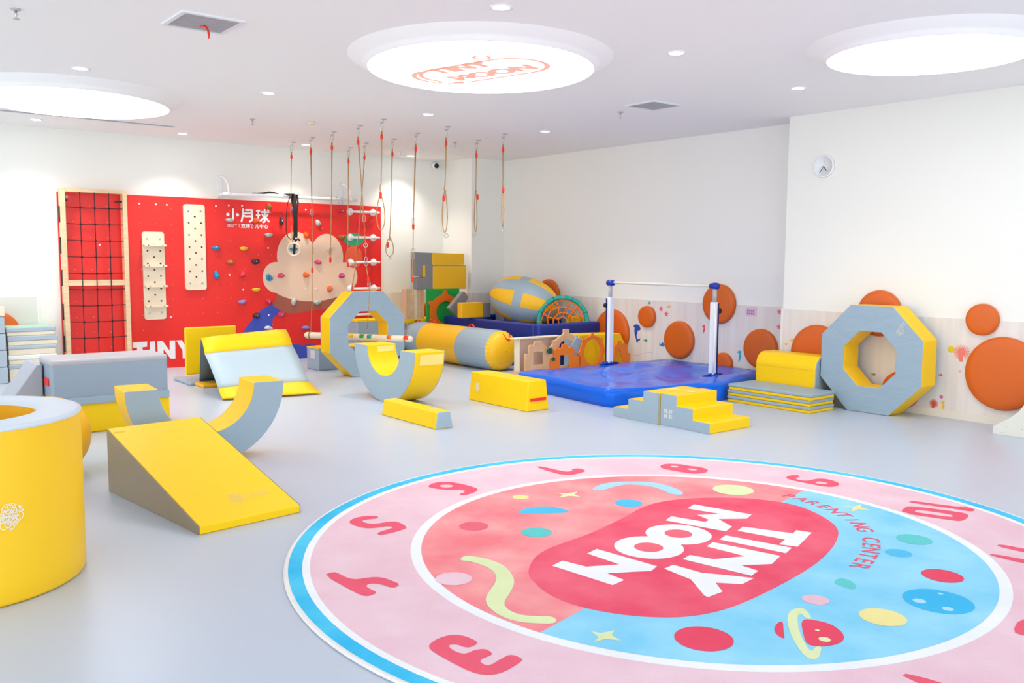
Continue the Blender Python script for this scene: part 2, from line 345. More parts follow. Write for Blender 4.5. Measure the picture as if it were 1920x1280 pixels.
for a in [(XB, 8.204, .907, 'dot', (60, 180, 200), 'small teal dot sticker above the small orange cushion', .7), (XB, 7.998, .835, 'star', (240, 110, 140), 'pink star sticker right of the small orange cushion, upper of two', .9),
          (XB, 7.858, .871, 'fish', (245, 185, 90), 'tiny orange fish sticker at the top of the panel between the posts', .6), (XB, 7.902, .772, 'star', (235, 100, 135), 'pink star sticker just below the tiny orange fish', .9),
          (XB, 8.43, .48, 'dolphin', (30, 75, 175), 'dark blue dolphin sticker with curled tail on the wall panel', 1.0), (XB, 8.257, .392, 'fish', (60, 170, 70), 'small green fish sticker beside the dolphin tail', .6),
          (XB, 7.958, .359, 'fish', (30, 130, 200), 'bright blue fish sticker left of the full orange cushion', .8), (XB, 7.27, .614, 'seahorse', (235, 60, 80), 'red seahorse sticker left of the right post', .9),
          (XB, 6.557, .867, 'sign', (40, 165, 205), 'pale pink sticker with rows of blue marks near the panel top', 1), (XB, 6.162, .89, 'star', (238, 120, 150), 'pink star sticker at the wall corner, upper of two', .8),
          (XB, 6.162, .713, 'star', (238, 120, 150), 'pink star sticker at the wall corner, lower of two', .8), (XB, 6.708, .319, 'seahorse', (40, 180, 200), 'turquoise seahorse sticker left of the cushion above the arched block', 1.2),
          (XB, 8.326, .173, 'wave', (150, 185, 195), 'thin grey-blue wave lines sticker low beside the orange gear boards', 1), (XB, 7.192, .151, 'fish', (50, 180, 190), 'teal fish sticker low behind the right post', .8),
          (XB, 7.45, .22, 'dot', (225, 90, 110), 'tiny red dot sticker low right of the full orange cushion', .25), (XP, 5.775, .565, 'fish', (245, 190, 110), 'tiny orange fish sticker on the panel corner, lower of two', .4),
          (XP, 5.70, .613, 'fish', (245, 190, 110), 'tiny orange fish sticker on the panel corner, upper of two', .4), (XP, 3.96, .66, 'dot', (235, 205, 40), 'yellow round sticker touching the coral fan sticker', 1.1),
          (XP, 3.861, .64, 'coral', (240, 125, 110), 'salmon coral fan sticker left of the largest orange cushion', 1), (XP, 4.045, .404, 'fish', (225, 120, 60), 'tiny orange fish sticker right of the leaning octagon ring', .35),
          (XP, 3.869, .46, 'dot', (245, 175, 195), 'tiny pale pink dot sticker under the coral fan sticker', .4), (XP, 4.031, .194, 'dot', (220, 110, 160), 'small magenta dot sticker low near the baseboard', .6),
          (XP, 4.101, .119, 'coral', (228, 80, 60), 'red coral fan sticker low near the baseboard', .6), (XP, 4.011, .109, 'seahorse', (245, 190, 60), 'small yellow seahorse sticker beside the red coral fan', .8),
          (XP, 4.727, .337, 'fish', (180, 140, 60), 'small brown fish sticker seen through the leaning octagon ring', .4)]:
    sticker(*a)
# ------------------------------------------------------------------ climbing board
YB = 12.15
cb = thing('climbing_board', 'wide bright red climbing board with white lettering on the back wall', 'climbing wall', (2.53, YA, 0))
bd = [slot(box(2.53, 7.10, YB, YA - .001, 0, 2.28), 0)]
f = YB - 0.0015
dots = [flat(circ(2.70 + .2 * i, .12 + .2 * j, .007, 6), f, 'y') for i in range(22) for j in range(11)]
bd.append(slot(join(*dots), 1))
obj('panel', join(*bd), [RED, REDDOT], cb)
white = [(4.31 - .6, 2.17), (3.5, 2.17), (3.85, 2.17), (3.86, .68), (4.51, 2.18), (4.69, 2.2), (4.88, 2.2), (5.25, 1.62), (4.68, 1.24), (4.87, 1.03), (5.24, .66), (5.84, 2.18), (2.66, 1.15), (3.0, 1.63), (2.64, 2.22), (5.98, 1.02), (5.82, 1.03)]
for x, z in white: obj('bolt', lathe((x, YB, z), [(.013, 0), (.012, -.008), (.005, -.011)], 10, 'y'), WHT, cb, smooth=True)
# plain round patches of colour stand in for the printed cartoon
cl = [flat(circ(5.93, 1.18, .72, 48, .34), f - .001, 'y'), flat(circ(5.68, 1.5, .3, 36, .36), f - .0011, 'y'), flat(circ(6.17, 1.5, .27, 36, .34), f - .0012, 'y'), flat(circ(5.36, 1.2, .2, 36, .22), f - .0013, 'y'), flat(circ(6.48, 1.2, .2, 36, .22), f - .0014, 'y')]
obj('printed_patches', join(slot(join(*cl), 0), slot(flat([(5.3, .8), (5.4, .98), (5.7, .88), (6.0, .84), (6.35, .9), (6.2, .72), (5.9, .70), (5.6, .66), (5.45, .7)], f - .0007, 'y'), 1),
    slot(flat([(4.83, .0), (4.80, .3), (4.9, .5), (5.1, .72), (5.35, .85), (5.47, .76), (5.3, .6), (5.28, .4), (5.45, .25), (5.75, .2), (5.95, .2), (6.1, 0)], f - .0006, 'y'), 2),
    slot(flat(circ(6.62, 1.5, .15, 30, .17), f - .0016, 'y'), 3), slot(flat(circ(6.62, 1.76, .17, 24, .1), f - .0017, 'y'), 4)),
    [CREAM, BROWN, BLUEP, mat('orange_print', (248, 100, 60), 0.5), mat('green_print', (40, 165, 120), 0.5)], cb)
TINY = [[(3359, 367), (3543, 370), (3540, 301), (3483, 298), (3478, 128), (3408, 128), (3413, 293), (3359, 297)], [(3577, 366), (3645, 369), (3642, 124), (3574, 124)],
        [(3675, 367), (3742, 368), (3832, 228), (3836, 366), (3907, 366), (3904, 118), (3844, 118), (3750, 256), (3750, 120), (3676, 120)], [(3922, 364), (3998, 364), (4035, 289), (4074, 364), (4153, 364), (4072, 225), (4071, 114), (4002, 114), (4002, 223)]]
obj('lettering', join(*[prism([(a / 1000, b / 1000) for a, b in p], YB - .006, YB, 'y') for p in TINY]), WHT, cb)
ST = [[(4749, 2146), (4746, 2003), (4722, 1980), (4670, 1987)], [(4672, 2074), (4675, 2074)], [(4808, 2074), (4811, 2074)], [(4893, 2151), (4886, 2059), (4867, 1987)], [(4931, 2142), (5021, 2145), (5020, 2007), (4986, 1986)], [(4908, 2106), (4925, 2097), (5022, 2102)], [(4905, 2067), (4924, 2055), (5021, 2061)], [(5092, 2136), (5131, 2142)], [(5088, 2079), (5130, 2081)], [(5113, 2136), (5110, 2001)], [(5079, 2000), (5138, 2006)], [(5160, 2124), (5270, 2128)], [(5210, 2154), (5207, 1994), (5182, 1982)], [(5174, 2087), (5184, 2069)], [(5249, 2090), (5236, 2070)], [(5198, 2050), (5148, 2002)], [(5218, 2051), (5267, 1996)], [(5255, 2156), (5265, 2147)]]
g = [stroke([(a / 1000, b / 1000) for a, b in p], .026 if i not in (1, 2) else .045, f - .002 - .0001 * i, 'y') for i, p in enumerate(ST)]
ex, ey = (1, 0, 0), (0, 0, 1)
g += [text_geo('双语育儿中心', .062, (4.857, f - .002, 1.899), (1.05, 0, 0), ey, bold=.0015, space=1.06), stroke([(4.83, 1.945), (4.83, 1.90)], .004, f - .002, 'y'),
      text_geo('PARENTING', .027, (4.655, f - .002, 1.925), ex, ey), text_geo('CENTER', .027, (4.655, f - .002, 1.90), ex, ey)]
obj('logo_print', join(*g), WHT, cb)

# climbing holds: squashed lumps bolted to the board
def hold(x, z, kind, col, label):
    c = mat('hold_' + '_'.join(map(str, col)), col, 0.55, var=.15, vscale=14, bump=.3, bscale=25)
    n, m = 18, 6; V, F = [], []; rnd = random.Random(int(x * 1000 + z * 77))
    w = {'moon': (.062, .045), 'round': (.045, .045), 'drop': (.035, .058), 'long': (.062, .03), 'heart': (.055, .042), 'donut': (.05, .05)}[kind]
    def R(a):
        if kind == 'moon': s = math.sin(a); return (1.0 if s < 0 else 1.0 / max(1, 1 + 2.2 * s))
        if kind == 'heart': return 1 - .28 * max(0, math.sin(a)) ** 8 + .1 * abs(math.cos(a))
        return 1 + .12 * math.sin(2 * a + x * 9) + .08 * math.sin(3 * a + z * 7)
    for j in range(m + 1):
        h = math.sin(j / m * PI / 2); q = math.cos(j / m * PI / 2) ** 0.7 if j < m else .05
        if kind == 'donut' and j >= m - 1: h = .35; q = .3 if j == m - 1 else .05
        V += [(x + w[0] * R(2 * PI * i / n) * q * math.cos(2 * PI * i / n), YB - .05 * h, z + w[1] * R(2 * PI * i / n) * q * math.sin(2 * PI * i / n)) for i in range(n)]
    for j in range(m): F += [(j * n + i, j * n + (i + 1) % n, (j + 1) * n + (i + 1) % n, (j + 1) * n + i) for i in range(n)]
    F += [tuple(range(n)), tuple(range(m * n, m * n + n))]
    o = obj('climbing_hold', (V, F), c, smooth=True)
    obj('bolt', lathe((x, YB - .048, z), [(.01, 0), (.009, -.006), (.003, -.007)], 10, 'y'), MET, o, smooth=True)
    tag(o, label, 'climbing hold', 'climbing holds bolted to the red board')
BL, YE, BR, BK, PK, PU, TG, OR = (20, 150, 205), (245, 205, 30), (175, 110, 45), (60, 45, 52), (228, 60, 105), (150, 130, 195), (190, 205, 200), (242, 100, 25)
for a in [(4.494, 1.621, 'moon', BL, 'blue half-moon climbing hold right of the tall peg board'), (4.89, 1.621, 'moon', YE, 'yellow half-moon climbing hold under the white logo'),
          (4.69, 1.417, 'long', BR, 'brown climbing hold below and between the blue and yellow half-moons'), (5.057, 1.429, 'heart', BK, 'dark heart-shaped climbing hold left of the pale patch'),
          (4.491, 1.236, 'drop', BL, 'upright blue climbing hold at the foot of the tall peg board'), (4.863, 1.245, 'round', (225, 50, 70), 'red round climbing hold that nearly blends into the board'),
          (5.056, 1.041, 'moon', YE, 'yellow climbing hold left of the lower pale patch'), (4.848, .86, 'long', PU, 'flat lilac climbing hold low on the left of the board'),
          (5.241, .85, 'round', (215, 40, 75), 'crimson climbing hold at the lower left edge of the pale patch'), (5.055, .658, 'round', BK, 'black round climbing hold on the blue patch'),
          (5.229, .476, 'long', (225, 225, 235), 'white climbing hold just above the tent-shaped mat'), (5.43, .661, 'heart', PK, 'pink heart-shaped climbing hold below the brown band'),
          (5.255, 1.197, 'donut', BL, 'blue doughnut-shaped climbing hold at the left end of the pale patch'), (5.434, 1.225, 'long', PK, 'pink climbing hold on the left half of the pale patch'),
          (5.835, 1.811, 'drop', OR, 'orange pointed climbing hold at the top of the pale patch'), (5.637, 1.619, 'moon', BL, 'blue climbing hold behind the end of the black strap'),
          (6.019, 1.417, 'long', PK, 'pink oval climbing hold at the middle of the pale patch'), (5.825, 1.233, 'round', OR, 'orange lumpy climbing hold at the centre of the pale patch'),
          (6.408, 1.218, 'round', (205, 50, 130), 'magenta climbing hold at the right end of the pale patch'), (6.207, 1.022, 'round', OR, 'orange round climbing hold above the octagon ring'),
          (5.623, .844, 'drop', TG, 'pale grey climbing hold on the brown band, left of two'), (6.002, .835, 'moon', (180, 215, 205), 'pale green half-moon climbing hold on the brown band'),
          (5.812, .455, 'long', PU, 'lilac climbing hold low beside the octagon ring'), (5.261, 1.817, 'moon', TG, 'pale grey half-moon climbing hold right of the white logo'),
          (4.70, 2.01, 'moon', TG, 'pale grey half-moon climbing hold overlapping the white logo'), (5.273, 2.202, 'round', BR, 'brown climbing hold above the right end of the logo'),
          (5.076, 2.002, 'round', OR, 'orange climbing hold overlapping the right logo character'), (5.456, 2.007, 'drop', BK, 'dark drop-shaped climbing hold left of the black strap'),
          (6.028, 1.996, 'round', TG, 'pale round climbing hold right of the black strap'), (6.42, 1.799, 'heart', BR, 'brown climbing hold left of the second white rung'),
          (6.208, 1.614, 'round', (225, 220, 225), 'whitish climbing hold on the right bump of the pale patch'), (5.655, 2.19, 'round', PU, 'lilac climbing hold half hidden by the black strap'),
          (6.42, 2.185, 'long', (215, 45, 75), 'crimson climbing hold left of the top white rung')]:
    hold(*a)

# white rungs
for k, (z, l) in enumerate([(2.18, 'top white rung with round flanges at the right edge of the red board'), (1.795, 'second white rung from the top at the right edge of the red board'), (1.42, 'third white rung from the top at the right edge of the red board'), (1.02, 'fourth white rung from the top, just above the octagon ring'), (.62, 'lowest white rung, seen through the octagon ring')]):
    t = thing('climbing_rung', l, 'rung', (6.77, YB, z), 0, 'white rungs at the right of the red board')
    for x in (6.56, 6.96):
        obj('flange', lathe((x, YB, z), [(.055, 0), (.055, -.012), (.03, -.03), (.024, -.05)], 24, 'y'), WHT, t, smooth=True)
        obj('standoff', lathe((x, YB - .05, z), [(.022, 0), (.024, -.03), (.02, -.048)], 16, 'y'), WHT, t, smooth=True)
    obj('bar', tube([(6.54, YB - .075, z), (6.77, YB - .075, z), (7.03, YB - .075, z)], .018, 14), WHT, t, smooth=True)

# peg boards
def pegboard(x0, x1, z0, z1, holes, label):
    t = thing('peg_board', label, 'peg board', ((x0 + x1) / 2, YB, z0), 0, 'birch peg boards on the red board')
    obj('panel', join(slot(prism(rrect(x0, x1, z0, z1, .035), YB - .03, YB - .001, 'y'), 0), slot(join(*[flat(circ(x, z, .0125, 12), YB - .0305, 'y') for x, z in holes]), 1)), [WOODL, HOLE], t)
    for x in (x0 + .06, x1 - .06):
        for z in (z0 + .09, z1 - .09): obj('screw', lathe((x, YB - .03, z), [(.014, 0), (.012, -.003), (.002, -.004)], 12, 'y'), MET, t, smooth=True)
    return t
hl = []
z = 1.563
for i in range(5): hl += [(3.577 - .001 * i, z - .165 * i), (3.740 - .001 * i, z - .165 * i), (3.658, z + .083 - .165 * i)]
t = pegboard(3.515, 3.795, .66, 1.812, hl, 'short birch peg board with four little ledges')
for zz in (1.634, 1.367, 1.101, .837):
    o = obj('ledge', prism(rrect(3.52, 3.80, zz - .013, zz + .013, .01), YB - .11, YB - .031, 'y'), WOODL, t)
    for x in (3.57, 3.75): obj('peg', lathe((x, YB - .11, zz), [(.007, 0), (.007, -.004)], 10, 'y'), HOLE, o)
hl = []
for i in range(5): hl += [(4.124, 1.943 - .162 * i), (4.290, 1.943 - .162 * i), (4.207, 2.026 - .162 * i)]
hl += [(4.207, 1.216), (4.207, 2.026)]
pegboard(4.06, 4.345, 1.04, 2.19, hl, 'tall plain birch peg board with three columns of holes')

# ------------------------------------------------------------------ net climbing frame
nf = thing('net_climbing_frame', 'tall birch frame strung with a black square climbing net', 'climbing frame', (2.92, 12.05, 0))
y0, y1 = 12.0, 12.11
for nm, b in [('upright', (2.535, 2.59, y0, y1, 0, 2.32)), ('upright', (3.255, 3.31, y0, y1, 0, 2.32)), ('top_rail', (2.59, 3.255, y0, y1, 2.275, 2.32)), ('middle_rail', (2.59, 3.255, y0 + .01, y1, 1.12, 1.19)), ('bottom_rail', (2.59, 3.255, y0, y1, .03, .09))]:
    obj(nm, box(*b), WOOD, nf, bevel=.004)
vx = [2.755, 2.922, 3.09]; hz = [2.085 - .2025 * i for i in range(10)]
for x in vx: obj('net_rope', tube([(x, y0 + .004, 2.28), (x - .002, y0 + .002, 1.6), (x - .004, y0 + .003, 1.19), (x - .006, y0 + .002, .9), (x - .01, y0 + .01, .09)], .0055, 6), NET, nf)
for z in hz: obj('net_rope', tube([(2.59, y0 + .02, z + .006), (2.755, y0 + .004, z), (2.84, y0 + .005, z - .004), (2.922, y0 + .004, z), (3.0, y0 + .005, z - .003), (3.09, y0 + .004, z), (3.255, y0 + .02, z + .002)], .0055, 6), NET, nf)
obj('net_knots', join(*[lathe((x - (2.3 - z) * .003, y0 - .002, z - .013), [(.006, 0), (.014, .006), (.014, .02), (.006, .026)], 8) for x in vx for z in hz]), NET, nf, smooth=True)
for x0, x1, z in ((2.59, 2.62, 2.175), (3.17, 3.255, 2.18)): obj('bracket', box(x0, x1, y0 + .02, y0 + .04, z - .012, z + .012), BLK, nf, bevel=.003)
for z in (2.0, 1.62, 1.22, .8, .4): obj('hinge', box(2.527, 2.536, y0 + .05, y1, z - .1, z + .1), BLK, nf)

# ------------------------------------------------------------------ pull-up bar
pb = thing('pull_up_bar', 'white wall-mounted pull-up bar above the red board', 'pull-up bar', (5.5, YA, 2.34))
for x in (4.58, 6.42):
    obj('wall_plate', box(x - .04, x + .04, YA - .012, YA, 2.30, 2.60), WHT, pb, bevel=.004)
    o = obj('bracket_arm', box(x - .02, x + .02, 11.82, YA - .012, 2.325, 2.36), WHT, pb, bevel=.004)
    obj('brace', tube([(x, YA - .02, 2.585)] + [(x, YA - .02 - .33 * math.sin(a), 2.36 + .225 * math.cos(a)) for a in [PI / 2 * k / 8 for k in range(1, 9)]], .017, 8), WHT, pb, smooth=True)
obj('bar', tube([(4.5, 11.85, 2.335), (5.5, 11.85, 2.335), (6.52, 11.85, 2.335)], .022, 14), WHT, pb, smooth=True)
obj('bar', tube([(4.6, 12.0, 2.352), (5.5, 12.0, 2.352), (6.42, 12.0, 2.352)], .016, 12), WHT, pb, smooth=True)
for x in (6.2, 6.27): obj('hook', tube([(x, 11.87, 2.36), (x, 11.85, 2.365), (x, 11.825, 2.35), (x, 11.825, 2.31), (x, 11.83, 2.27)], .005, 6), MET, pb, smooth=True)
ss = thing('suspension_strap', 'bundle of black straps slung over the white pull-up bar', 'strap', (5.5, 11.83, 2.34))
def ribbon(path, w, th, d=(1, 0, 0)):
    V, F = [], []; d = Vector(d)
    for p in path:
        p = Vector(p); V += [tuple(p - d * w / 2 + Vector((0, -th, 0))), tuple(p + d * w / 2 + Vector((0, -th, 0))), tuple(p + d * w / 2), tuple(p - d * w / 2)]
    for i in range(len(path) - 1): F += [(i * 4 + k, i * 4 + (k + 1) % 4, i * 4 + 4 + (k + 1) % 4, i * 4 + 4 + k) for k in range(4)]
    F += [(0, 1, 2, 3), tuple(len(V) - k for k in (1, 2, 3, 4))]; return V, F
obj('webbing', join(ribbon([(5.50, 11.82, 2.365), (5.51, 11.81, 2.2), (5.515, 11.81, 2.0), (5.51, 11.81, 1.8), (5.50, 11.81, 1.72)], .055, .02), ribbon([(5.46, 11.83, 2.36), (5.495, 11.80, 2.15), (5.50, 11.8, 1.9), (5.49, 11.8, 1.66), (5.48, 11.8, 1.52)], .03, .012), ribbon([(5.55, 11.83, 2.36), (5.56, 11.81, 2.25), (5.53, 11.8, 2.1)], .025, .01)), BLK, ss)
obj('loose_loop', tube([(5.46, 11.83, 2.35), (5.41, 11.82, 2.25), (5.385, 11.82, 2.05), (5.38, 11.82, 1.88), (5.40, 11.82, 1.78), (5.44, 11.81, 1.74), (5.47, 11.8, 1.76)], .006, 6), BLK, ss, smooth=True)
obj('top_wrap', join(box(5.42, 5.58, 11.80, 11.9, 2.36, 2.372), ribbon([(5.36, 11.83, 2.368), (5.42, 11.83, 2.372), (5.5, 11.83, 2.375)], .03, .05, (0, 0, .3))), BLK, ss)
for x, z in ((5.475, 1.72), (5.51, 1.755)): obj('buckle', box(x - .012, x + .012, 11.775, 11.79, z - .01, z + .01), WHT, ss, bevel=.003)
obj('handle', tube([(5.52, 11.79, 1.74), (5.55, 11.79, 1.75), (5.57, 11.79, 1.72)], .012, 8), BLK, ss, smooth=True)
tag(obj('loose_strap', tube([(4.93, 11.9, 2.365), (5.0, 11.88, 2.36), (5.08, 11.86, 2.37), (5.15, 11.86, 2.385), (5.22, 11.86, 2.385), (5.29, 11.86, 2.372)], [.006, .014, .015, .017, .014, .005], 6), BLK, smooth=True), 'short black strap lying on top of the pull-up bar', 'strap')

# ------------------------------------------------------------------ hanging ropes
def carabiner(c, L=.055, w=.016):
    x, y, z = c; pts = []
    for k in range(20):
        a = 2 * PI * k / 20; pts.append((x + w * math.cos(a), y, z - L / 2 + (L / 2 - w) * (1 if math.sin(a) > 0 else -1) + w * math.sin(a)))
    return tube(pts, .0035, 6, True)
def sleeve(a, b):
    a, b = Vector(a), Vector(b); return tube([a, a.lerp(b, .25), a.lerp(b, .75), b], [.009, .016, .016, .009], 8)
def rope(name, x, y, pts, label, sleeves=(), rings=(), hooks=(), loop=None, ztop=2.93, group='ropes hanging from ceiling hooks'):
    """pts: offsets (dx, dy, z) below the ring; loop = (z_top, z_bottom, half width)"""
    t = thing(name, label, 'hanging rope', (x, y, HC), 0, group)
    obj('ceiling_hook', join(lathe((x + .02, y - .02, HC), [(.035, 0), (.033, -.006), (.01, -.008)], 14), tube([(x + .02, y - .02, HC - .005), (x + .015, y - .015, HC - .04), (x - .01, y, HC - .055), (x, y, HC - .035)], .004, 6)), METG, t, smooth=True)
    obj('carabiner', carabiner((x, y, HC - .035), .075), MET, t, smooth=True)
    obj('top_ring', ring((x, y, ztop + .005), .017, .0045, 'y', 16, 6), WOODL, t, smooth=True)
    P = [(x, y, ztop - .012)] + [(x + a, y + b, z) for a, b, z in pts]
    obj('rope', tube(P, [.010 if i == 0 else .0058 for i in range(len(P))], 8), ROPE, t, smooth=True)
    obj('sleeve', sleeve((x, y, ztop - .045), (x + pts[0][0] * .05, y, ztop - .11)), SLV, t, smooth=True)
    for s in sleeves: obj('sleeve', sleeve((x + s[0], y + s[1], s[2]), (x + s[0], y + s[1], s[2] - .075)), SLV, t, smooth=True)
    ax, ay, az = P[-1]
    if loop:
        zt, zb, hw = loop; L = []
        for k in range(24):
            a = 2 * PI * k / 24; u = (1 + math.cos(a)) / 2
            L.append((ax + .78 * hw * math.sin(a) * (1.25 - .5 * u), ay - .62 * hw * math.sin(a) * (1.25 - .5 * u), zb + (zt - zb) * u))
        obj('rope_loop', tube(L, .0058, 8, True), ROPE, t, smooth=True)
        obj('knot', tube([(ax, ay, zt + .03), (ax + .004, ay, zt + .01), (ax, ay, zt - .03)], [.006, .012, .007], 8), ROPE, t, smooth=True)
    for r in rings: obj('end_ring', ring((x + r[0], y + r[1], r[2]), r[3] if len(r) > 3 else .024, .0045, 'y', 20, 6, Matrix.Rotation(-.67, 3, 'Z')), MET, t, smooth=True)
    for h in hooks: obj('clip', carabiner((x + h[0], y + h[1], h[2]), .08, .018), MET, t, smooth=True)
    return t
t = rope('hanging_rope', 5.33, 11.5, [(-.01, 0, 2.6), (-.02, .01, 2.09), (-.015, 0, 1.86), (-.005, 0, 1.68)], 'leftmost hanging rope, ending in a wooden gym ring', sleeves=[(-.02, .01, 2.0)])
obj('gym_ring', ring((5.34, 11.49, 1.60), .085, .012, 'y', 32, 8, Matrix.Rotation(-.67, 3, 'Z')), WOODL, t, smooth=True)
rope('hanging_rope', 5.27, 10.2, [(-.01, 0, 2.4), (-.03, .016, 1.56), (-.035, .018, 1.42)], 'straight hanging rope with a red tip, third rope from the left', sleeves=[(-.034, .017, 1.50)], loop=(1.60, 1.52, .01))
rope('hanging_rope', 6.2, 11.5, [(-.01, 0, 2.4), (-.02, .01, 1.7), (-.025, .013, 1.36)], 'straight hanging rope with a red tip, fourth rope from the left', sleeves=[(-.024, .012, 1.43)])
rope('hanging_rope', 5.25, 9.5, [(.03, 0, 2.5), (.067, 0, 1.956), (.085, 0, 1.67), (.091, 0, 1.5)], 'slanting rope of the crossed pair, clipped to a lower rope before the rungs', sleeves=[(.08, 0, 1.85)], hooks=[(.07, 0, 2.0), (.091, 0, 1.50), (.131, 0, 1.2)], rings=[(.088, 0, 1.64), (.092, 0, 1.42)])
o = COL.objects['hanging_rope.003']
obj('lower_rope', tube([(5.342, 9.5, 1.41), (5.36, 9.5, 1.3), (5.381, 9.5, 1.18), (5.39, 9.5, 1.1), (5.395, 9.55, .8), (5.405, 9.6, .62)], .005, 8), ROPE, o, smooth=True)
obj('sleeve', sleeve((5.368, 9.5, 1.26), (5.375, 9.5, 1.19)), SLV, o, smooth=True)
t = rope('hanging_rope', 6.12, 10.9, [(-.012, 0, 2.7), (-.05, 0, 2.31), (-.1, 0, 1.8), (-.15, 0, 1.56), (-.16, 0, 1.42)], 'slanting hanging rope of the crossed pair, leaning left across the rungs', sleeves=[(-.125, 0, 1.66)], hooks=[(-.16, 0, 1.44)])
obj('lower_rope', join(tube([(5.965, 10.9, 1.36), (5.935, 10.9, 1.22), (5.91, 10.9, 1.09)], .006, 8), tube([(5.955, 10.88, 1.36), (5.925, 10.88, 1.22), (5.905, 10.88, 1.09)], .006, 8)), ROPE, t, smooth=True)
obj('sleeve', sleeve((5.912, 10.89, 1.11), (5.905, 10.89, 1.03)), SLV, t, smooth=True)
rope('hanging_rope', 5.22, 8.9, [(-.004, 0, 2.6), (-.009, .006, 2.33), (-.02, .01, 2.30), (-.015, .008, 2.2)], 'hanging rope with a wide loop at the edge of the red board', sleeves=[(-.015, .008, 2.24)], loop=(2.19, 1.81, .045))
rope('hanging_rope', 6.2, 10.3, [(-.012, 0, 2.5), (-.03, .015, 1.9), (-.037, .022, 1.76)], 'long hanging rope with a short loop right of the red board', sleeves=[(-.06, .03, 1.70)], loop=(1.75, 1.51, .05), rings=[(-.03, .017, 1.485, .014)])
rope('hanging_rope', 6.1, 8.9, [(-.004, 0, 2.6), (-.012, .009, 2.36), (-.022, .01, 2.32), (-.014, .009, 2.27)], 'hanging rope with a long narrow loop in front of the pale column', sleeves=[(-.03, .01, 2.24)], loop=(2.28, 1.80, .03), rings=[(.0, 0, 1.762)])
rope('hanging_rope', 7.1, 9.65, [(-.003, 0, 2.7), (-.007, .005, 2.37)], 'second hanging rope from the right, hanging at the corner column edge', sleeves=[(.012, -.01, 2.34)], loop=(2.37, 1.84, .018), rings=[(-.022, .016, 1.808, .02)])
rope('hanging_rope', 7.0, 8.95, [(0, 0, 2.6), (.003, 0, 2.42)], 'rightmost hanging rope, hanging clear in front of the wall', sleeves=[(.006, 0, 2.39)], loop=(2.42, 1.90, .014), rings=[(.003, -.002, 1.868)])
for k, (x, y, l) in enumerate([(7.0, 11.4, 'empty faint ceiling hook left of the downlight'), (7.05, 10.9, 'empty faint ceiling hook right of the downlight'), (7.08, 10.25, 'empty faint ceiling hook behind the long narrow looped rope')]):
    tag(obj('ceiling_hook', join(lathe((x, y, HC), [(.035, 0), (.033, -.006), (.01, -.008)], 14), tube([(x, y, HC - .005), (x, y, HC - .06), (x - .02, y + .01, HC - .10), (x - .045, y + .03, HC - .09), (x - .05, y + .03, HC - .06)], .005, 6)), WHTG, smooth=True), l, 'hook', 'bare ceiling hooks')
# balance log on two ropes, threaded through the octagon ring
lg = thing('balance_log', 'rounded birch swing log hung on two ropes, threaded through the octagon ring', 'swing log', (5.62, 10.24, .45))
A, B = Vector((5.25, 10.99, .455)), Vector((5.985, 9.49, .475)); d = (B - A).normalized()
obj('log', tube([A, A + d * .012, A + d * .03, B - d * .03, B - d * .012, B], [.026, .036, .042, .042, .036, .026], 20), WOODL, lg, smooth=True)
for k, (s, c) in enumerate([(.45, YEL), (.55, GRN), (.62, TEAL), (.8, ORP), (.95, SLV)]):
    q = A.lerp(B, s); obj('coloured_grip', tube([q - d * .03 + Vector((-.012, -.02, .012)), q + d * .03 + Vector((-.012, -.02, .012))], .030, 10), c, lg, smooth=True)
for q in (A + d * .09, B - d * .09): obj('rope_wrap', join(*[ring(q + d * k, .044, .005, 'z', 20, 6, d.to_track_quat('Z', 'Y').to_matrix()) for k in (-.008, .004)]), ROPE, lg, smooth=True)
q1, q2 = A + d * .09 + Vector((0, 0, .04)), B - d * .09 + Vector((0, 0, .04))
rope('log_rope', 5.30, 10.85, [(.004, -.002, 2.08), (.004, -.002, 1.64), (-.006, .003, 1.32), (-.004, .02, .9), (q1.x - 5.30, q1.y - 10.85, q1.z)], 'second hanging rope from the left, running down to the left end of the swing log', sleeves=[(-.003, 0, 1.36)], rings=[(.004, 0, 1.65, .014)], hooks=[(.004, -.002, 2.12), (.004, -.002, 1.62)], group='ropes that carry the swing log')
rope('log_rope', 6.12, 9.6, [(-.029, .019, 1.96), (-.034, .02, 1.6), (-.049, .02, 1.25), (-.055, .02, 1.16), (q2.x - 6.12, q2.y - 9.6, q2.z)], 'hanging rope running down to the right end of the swing log', sleeves=[(-.03, .019, 1.92), (-.048, .02, 1.27)], rings=[(-.034, .02, 1.585)], hooks=[(-.029, .019, 2.0), (-.036, .02, 1.56), (-.055, .02, 1.2)], group='ropes that carry the swing log')
# ------------------------------------------------------------------ foam blocks
def flower(C, ex, ey, s=1.0, n=7):
    """embroidered flower mark made of thin thread rings lying on the cover"""
    C, ex, ey = Vector(C), Vector(ex).normalized(), Vector(ey).normalized(); N = ex.cross(ey); g = []
    def annulus(p, r, w, m, k):
        P = [p + (ex * math.cos(b) + ey * math.sin(b)) * q * s for q in (r - w, r + w) for b in [2 * PI * i / m for i in range(m)]]
        return P, [(i, (i + 1) % m, (i + 1) % m + m, i + m) for i in range(m)]
    rnd = random.Random(11); M3 = n * 3
    for k in range(M3):
        a = 2 * PI * k / M3 + rnd.uniform(-.2, .2); d = rnd.choice((.018, .03, .04)) * s
        g.append(annulus(C + (ex * math.cos(a) * .85 + ey * math.sin(a)) * d, rnd.uniform(.010, .017), .0011, 12, k))
    for k in range(5): a = rnd.uniform(0, 6); p = C + (ex * math.cos(a) + ey * math.sin(a)) * .05 * s; g.append(annulus(p, .004, .0012, 8, k))
    return join(*g)
